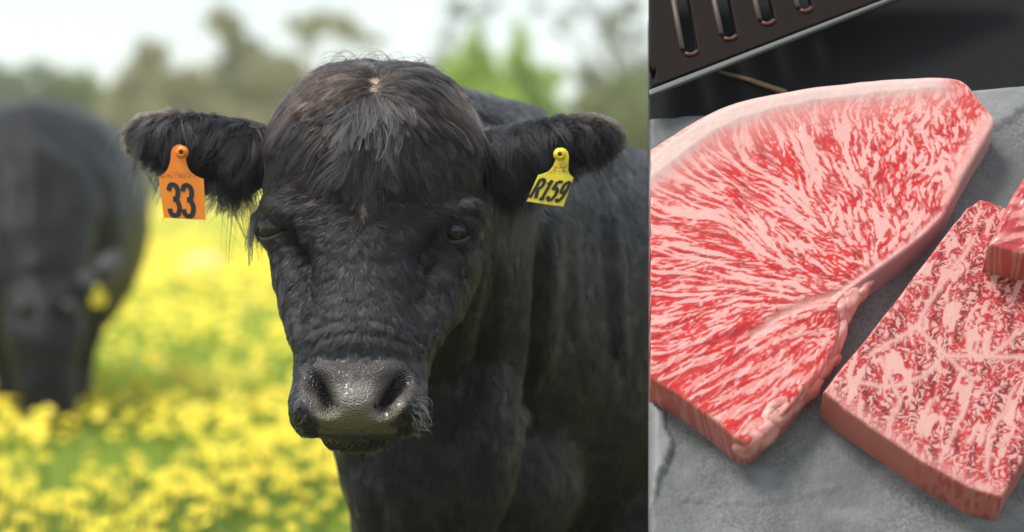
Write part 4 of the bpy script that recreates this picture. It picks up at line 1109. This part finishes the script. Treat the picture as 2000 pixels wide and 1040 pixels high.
# --- the large steak
HT = .055
STEAK = [(1140, 640), (1200, 690), (1269, 738), (1300, 757), (1345, 786), (1400, 826), (1440, 858), (1462, 866), (1480, 856), (1505, 832), (1540, 800), (1572, 760), (1602, 726), (1625, 688),
         (1640, 650), (1640, 618), (1640, 588), (1668, 562), (1710, 530), (1760, 494), (1805, 460), (1840, 424), (1864, 384), (1882, 346), (1905, 306), (1925, 272), (1944, 236),
         (1930, 212), (1908, 186), (1884, 160), (1850, 150), (1780, 150), (1700, 156), (1600, 167), (1520, 180), (1440, 197), (1380, 222), (1320, 258), (1269, 291), (1200, 340), (1140, 400)]
po_c = catmull([bp(u, v, HT) for u, v in STEAK], 5)
po, A, B, U, Vv = beef_grid(STEAK, HT)
(_a0, _b0), (_a1, _b1) = bp(1271, 250, HT), bp(1271, 800, HT)
def cut_line(b): return _a0+(_a1-_a0)*(b-_b0)/(_b1-_b0)
ca, cb = bp(1705, 575, HT)
dx, dy = A-ca, B-cb; rr = np.hypot(dx, dy)*M
ang = np.arctan2(dy, dx)+(fbm(A*M/120, B*M/120, 4)-.5)*1.0
below = sstep(-6, 30, (Vv-(575+(1640-U)*.28))*(U < 1640))*sstep(1705, 1640, U)
ang = ang+(fbm(A*M/45, B*M/45, 14)-.5)*(1.2+1.5*sstep(1500, 1750, U)*sstep(520, 400, Vv))
wn_ = RNG.random(A.shape)
long_ = sstep(90, 420, rr)*sstep(1760, 1400, U)
n1 = norm(lic(blur(wn_, 1.2), ang, 4+32*long_), 36)
n2 = norm(lic(blur(RNG.random(A.shape), 1.1), ang+.3, 4+8*long_), 18)
n3 = norm(lic(blur(RNG.random(A.shape), 6.5), ang, 12+40*long_), 70)
redm = sstep(-.45, .25, n1*.95+n3*.28+.28)*sstep(1.7, .5, np.abs(n2+.15))
redm = np.maximum(redm, sstep(.5, 1.2, n1)*.6)
inkm = sstep(.5, 1.5, n1-n2*.5)
cap = curve_w(U, Vv, [(1255, 345), (1268, 335), (1330, 285), (1390, 243), (1440, 218), (1520, 197), (1620, 180), (1720, 167), (1850, 158)], 15+9*fbm(U/45, Vv/45, 51))
cap = np.clip(cap*1.6, 0, 1)*sstep(1880, 1820, U)
capsoft = np.clip(curve_w(U, Vv, [(1268, 345), (1340, 300), (1400, 262), (1480, 232), (1600, 206), (1750, 182), (1840, 172)], 44), 0, 1)
seam = curve_w(U, Vv, [(1470, 655), (1520, 618), (1580, 592), (1640, 572), (1700, 532), (1780, 476), (1835, 422)], 9)
rband = np.clip(curve_w(U, Vv, [(1935, 235), (1912, 275), (1885, 330), (1862, 380)], 20)*1.3, 0, 1)
tipred = np.exp(-(((U-1895)/26)**2+((Vv-195)/28)**2))
redm = np.clip(redm*(1-cap)*(1-.55*capsoft)*(1-.8*seam)*(1-.85*rband)+tipred*.8*sstep(-.9, .2, n2)+below*.35*sstep(-.8, .5, n2), 0, 1)
fatc = lerp(np.broadcast_to(PINK, A.shape+(3,)), PALE, np.clip(cap+.25*sstep(.3, -1.5, n1), 0, 1))
fatc = lerp(fatc, np.array((.78, .33, .30)), np.clip(.55*blur(redm, 8)+.3*capsoft*(1-cap), 0, 1))
redc = lerp(np.broadcast_to(RED, A.shape+(3,)), DRED, np.clip(inkm*.8+below*.35*sstep(1500, 1560, U)*sstep(680, 640, Vv), 0, 1))
redc = lerp(redc, BRIGHT, np.clip(capsoft+sstep(.2, -1, n3)*.5+tipred, 0, 1))
rgb = lerp(fatc, redc, redm)
fib = fbm(A*M/5, B*M/40, 3)
wall = lerp(np.broadcast_to(np.array((.72, .17, .15)), A.shape+(3,)), np.array((.80, .30, .26)), sstep(.45, .6, fib))
wall = lerp(wall, np.array((.52, .33, .37)), sstep(1650, 1700, U)*sstep(380, 430, Vv))       # silvery skin on the right flank
wall = lerp(wall, np.array((.74, .40, .36)), sstep(1850, 1880, U)*sstep(420, 380, Vv))
wall = lerp(wall, PALE, sstep(300, 260, Vv)*sstep(1880, 1840, U))
relief = (fbm(A*M/60, B*M/60, 33)-.5)*.004-redm*.0004-.004*seam+.003*cap
steak = finish_beef('beef_steak', 'large marbled raw steak with a pale fat cap, beside the thick block', po, A, B, HT, -.002, rgb, wall, relief, redm, .0065, cut_line, .0022)
def lump(u, v, h, r, sq, seed, name='fat_lump'):
    a, b = bp(u, v, h); c = bw(np.array([a]), np.array([b]), np.array([h]))[0]
    g = Geo(); g.ball((0, 0, 0), (r[0], r[1], r[2]), 20, 14); me = g.mesh(name); q = co_of(me)
    q = q*(1+.9*(fbm(q[:, 0]/r[0]*1.2+seed, q[:, 1]/r[1]*1.2+q[:, 2]/r[2]*.9, seed, 3)-.5))[:, None]
    cs, sn = math.cos(sq), math.sin(sq)
    x, y = q[:, 0]*cs-q[:, 1]*sn, q[:, 0]*sn+q[:, 1]*cs
    me.vertices.foreach_set('co', (c+np.multiply.outer(x, BE1)+np.multiply.outer(y, BE2)+np.multiply.outer(q[:, 2], BN)).astype(np.float32).ravel()); me.update()
    link(name, me, steak, [fat_m])
for k, (u, v, h, rx, ry, rz, rot) in enumerate(((1462, 857, .032, .026, .017, .024, .7), (1488, 838, .036, .030, .017, .020, .75), (1521, 806, .034, .034, .016, .019, .8),
        (1500, 820, .044, .018, .012, .012, .3), (1552, 772, .030, .026, .012, .020, .95), (1570, 762, .022, .028, .012, .016, .7), (1604, 722, .028, .016, .009, .018, 1.0), (1618, 706, .022, .020, .010, .014, .8),
        (1630, 664, .030, .030, .010, .016, 1.25), (1640, 606, .034, .024, .012, .016, 1.4), (1652, 590, .036, .028, .015, .018, .9), (1676, 568, .032, .020, .010, .015, .7))):
    lump(u+2, v+2, h+.001, (rx*1.12, ry*1.2, rz*1.08), rot, k+3)

# --- the thick block in front
HB = .062
BLOCK = [(1608, 764), (1640, 722), (1700, 650), (1768, 562), (1828, 482), (1868, 430), (1888, 406), (1916, 388), (1940, 396), (1962, 404), (2040, 430), (2200, 470), (2240, 520), (2120, 700), (2050, 812), (2000, 898), (1972, 944), (1958, 972), (1930, 966), (1895, 955), (1800, 903), (1700, 836), (1650, 800)]
def dens(pl, k=6):
    o = []
    for (x1, y1), (x2, y2) in zip(pl, pl[1:]+pl[:1]):
        o += [(x1+(x2-x1)*t/k, y1+(y2-y1)*t/k) for t in range(k)]
    return o
po = np.array([bp(u+.7*math.sin(i*1.7), v+.6*math.cos(i*2.3), HB) for i, (u, v) in enumerate(dens(BLOCK, 3))])
_, A, B, U, Vv = beef_grid(BLOCK, HB)
a0, b0 = bp(1608, 768, HB); a1, b1 = bp(1912, 390, HB)
base = math.atan2(b1-b0, a1-a0)
ang = base+(fbm(A*M/160, B*M/160, 5)-.5)*1.2+.35
n1 = norm(lic(blur(RNG.random(A.shape), 2.2), ang, np.full(A.shape, 14.)), 44)
n2 = norm(lic(blur(RNG.random(A.shape), .8), ang+(vnoise(A*M/9, B*M/12, 3)-.5)*4, np.full(A.shape, 4.)), 18)
n3 = norm(blur(RNG.random(A.shape), 9), 60)
seams = np.zeros(A.shape)
for pts in ([(1700, 690), (1790, 640), (1850, 690), (2000, 700)], [(1850, 690), (1900, 740), (1880, 800), (1840, 900)], [(1790, 640), (1850, 540), (1900, 470)], [(1930, 700), (2000, 640)], [(1720, 700), (1760, 780), (1740, 830)], [(1980, 760), (1930, 860), (1930, 920)], [(1660, 740), (1720, 760), (1800, 740), (1850, 690)], [(1800, 850), (1820, 780)]):
    seams = np.maximum(seams, curve_w(U+14*(fbm(U/40, Vv/40, 3)-.5), Vv+14*(fbm(U/40, Vv/40, 7)-.5), pts, 5.5))
redm = sstep(-1.15, -.65, n1+.3*n3)*sstep(1.45, .4, np.abs(n2+.1))
redm = redm*(1-.95*seams)
edge_f = sstep(0, 1, curve_w(U, Vv, [(1608, 768), (1700, 838), (1800, 906), (1895, 957), (1958, 975)], 26))
redm = redm*(1-.5*edge_f)
fatc = lerp(np.broadcast_to(np.array((.80, .44, .375)), A.shape+(3,)), np.array((.62, .22, .20)), np.clip(.55*blur(redm, 7)+.4*edge_f*(fbm(U/20, Vv/20, 2)), 0, 1))
redc = lerp(np.broadcast_to(np.array((.52, .020, .018)), A.shape+(3,)), np.array((.26, .008, .009)), sstep(-.1, 1.2, n1))
rgb = lerp(fatc, redc, redm)
fib = fbm(A*M/7, B*M/7, 13)
wall = lerp(np.broadcast_to(np.array((.80, .24, .20)), A.shape+(3,)), np.array((.66, .11, .095)), sstep(.45, .62, fib)*sstep(1740, 1860, U))
wall = lerp(wall, np.array((.80, .33, .28)), sstep(.55, .68, fbm(A*M/4, B*M/22, 5))*sstep(1800, 1950, U))
block = finish_beef('beef_block', 'thick square-cut block of marbled raw beef in front on the slate', po, A, B, HB, -.002, rgb, wall, (fbm(A*M/70, B*M/70, 43)-.5)*.003-redm*.0003, redm, .0045)

# --- the piece that leans in at the edge of the view, lying on the block
HC = HB+.062
PIECE = [(1931, 478), (1950, 436), (1975, 384), (2010, 330), (2160, 330), (2180, 480), (2060, 500), (1990, 496)]
po = np.array([bp(u, v, HC) for u, v in dens(PIECE, 4)])
_, A, B, U, Vv = beef_grid(PIECE, HC)
ang = np.full(A.shape, .35)+(fbm(A*M/80, B*M/80, 5)-.5)*1.0
n1 = norm(lic(blur(RNG.random(A.shape), 2.2), ang, np.full(A.shape, 12.)), 30)
redm = sstep(-1.0, .6, n1)
rgb = lerp(np.broadcast_to(np.array((.74, .27, .25)), A.shape+(3,)), np.array((.52, .05, .05)), redm)
st_ = fbm(A*M/4.5, B*M/40, 3)
wall = lerp(np.broadcast_to(np.array((.66, .12, .10)), A.shape+(3,)), np.array((.66, .32, .28)), sstep(.45, .62, st_))
piece = finish_beef('beef_piece', 'dark red piece of raw beef lying on top of the thick block', po, A, B, HC, HB-.002, rgb, wall, (fbm(A*M/14, B*M/14, 43)-.5)*.006, redm, .007, None, .0022)

# --- slotted cast plate at the far end of the table
plate_m = mat('brown_cast_plate', (.010, .0046, .0032), .6, Specular_IOR_Level=.1)
bump(plate_m, noise(plate_m, 80, 4), .2, .002)
def slot(u0, v0, u1, v1, w):
    dx, dy = u1-u0, v1-v0; l = math.hypot(dx, dy); nx, ny = -dy/l*w, dx/l*w
    o = [(u0+nx, v0+ny), (u0-nx, v0-ny)]
    for k in range(7):
        t = math.pi*k/6; o.append((u1-nx*math.cos(t)+dx/l*w*.7*math.sin(t), v1-ny*math.cos(t)+dy/l*w*.7*math.sin(t)))
    return o
HG = .040
SLOTS = [slot(1322, -50, 1349, 98, 14), slot(1400, -50, 1425, 68, 14), slot(1480, -50, 1499, 38, 14), slot(1558, -50, 1573, 14, 13)]
grill = empty('slotted_plate', tuple(bw(*bp(1400, 0, HG), HG))); tag(grill, 'dark brown slotted cooking plate with a grey rim on the black table', 'cooking plate')
link('plate', slab_mesh('plate', [(1268, -90), (1268, 120), (1276, 140), (1281, 130), (1281, 158), (1268, 172), (1268, 174), (1735, -6), (1950, -90)], HG, HG-.022, .003, SLOTS), grill, [plate_m], smooth=False)
rim_g = mat('grey_rim', (.12, .125, .12), .4)
link('rim', slab_mesh('rim', [(1268, 175), (1735, -5), (1950, -89), (1956, -86), (1741, 0), (1268, 186)], HG+.002, HG-.006, .002), grill, [rim_g], smooth=False)
slot_glint_m = mat('slot_glint', (.13, .05, .026), .45, Metallic=.5)  # orange glint at each slot's lower end, put into the colour
lit_wall_m = mat('tan_lit_wall', (.085, .055, .042), .5)  # lit left wall of each slot, its light put into the colour
for i, s in enumerate(SLOTS):
    a = [bw(*bp(u, v, HG), HG+.001) for u, v in s[3:8]]
    g = Geo(); g.tube(a, [.0030]*len(a), 8); link('slot_lip_glint', g.mesh('slot_lip_glint'), grill, [slot_glint_m])
    (u0, v0), (u1, v1) = s[0], s[-1]
    g = Geo(); a = [bw(*bp(u0+(u1-u0)*t-2, v0+(v1-v0)*t, HG), HG) for t in (0, .5, .97)]; g.tube(a, [.0042]*3, 8); link('slot_lit_wall', g.mesh('slot_lit_wall'), grill, [lit_wall_m])
stick_m = mat('tan_skewer', (.20, .12, .05), .6)
g = Geo(); g.tube([bw(*bp(u, v, TSL+.004), TSL+.004) for u, v in ((1405, 141), (1465, 157), (1535, 181))], [.002, .0035, .0042], 8)
tag(link('skewer', g.mesh('skewer'), None, [stick_m]), 'thin tan stick lying on the black table behind the large steak', 'stick')

# ------------------------------------------------------------------ thin summer air between the meadow and the trees
haze_m = bpy.data.materials.new('haze'); haze_m.use_nodes = True; haze_m.node_tree.nodes.clear()
_o = nd(haze_m, 'ShaderNodeOutputMaterial'); _v = nd(haze_m, 'ShaderNodeVolumePrincipled')
_v.inputs['Color'].default_value = (.95, .975, 1, 1); _v.inputs['Density'].default_value = .0013; _v.inputs['Anisotropy'].default_value = .2
lk(haze_m, _v.outputs[0], _o.inputs['Volume'])
g = Geo(); g.box((-920, -320, -1.2), (920, 620, 16.0)); tag(link('haze', g.mesh('haze'), None, [haze_m], smooth=False), kind='stuff', label='thin pale haze in the air over the meadow')
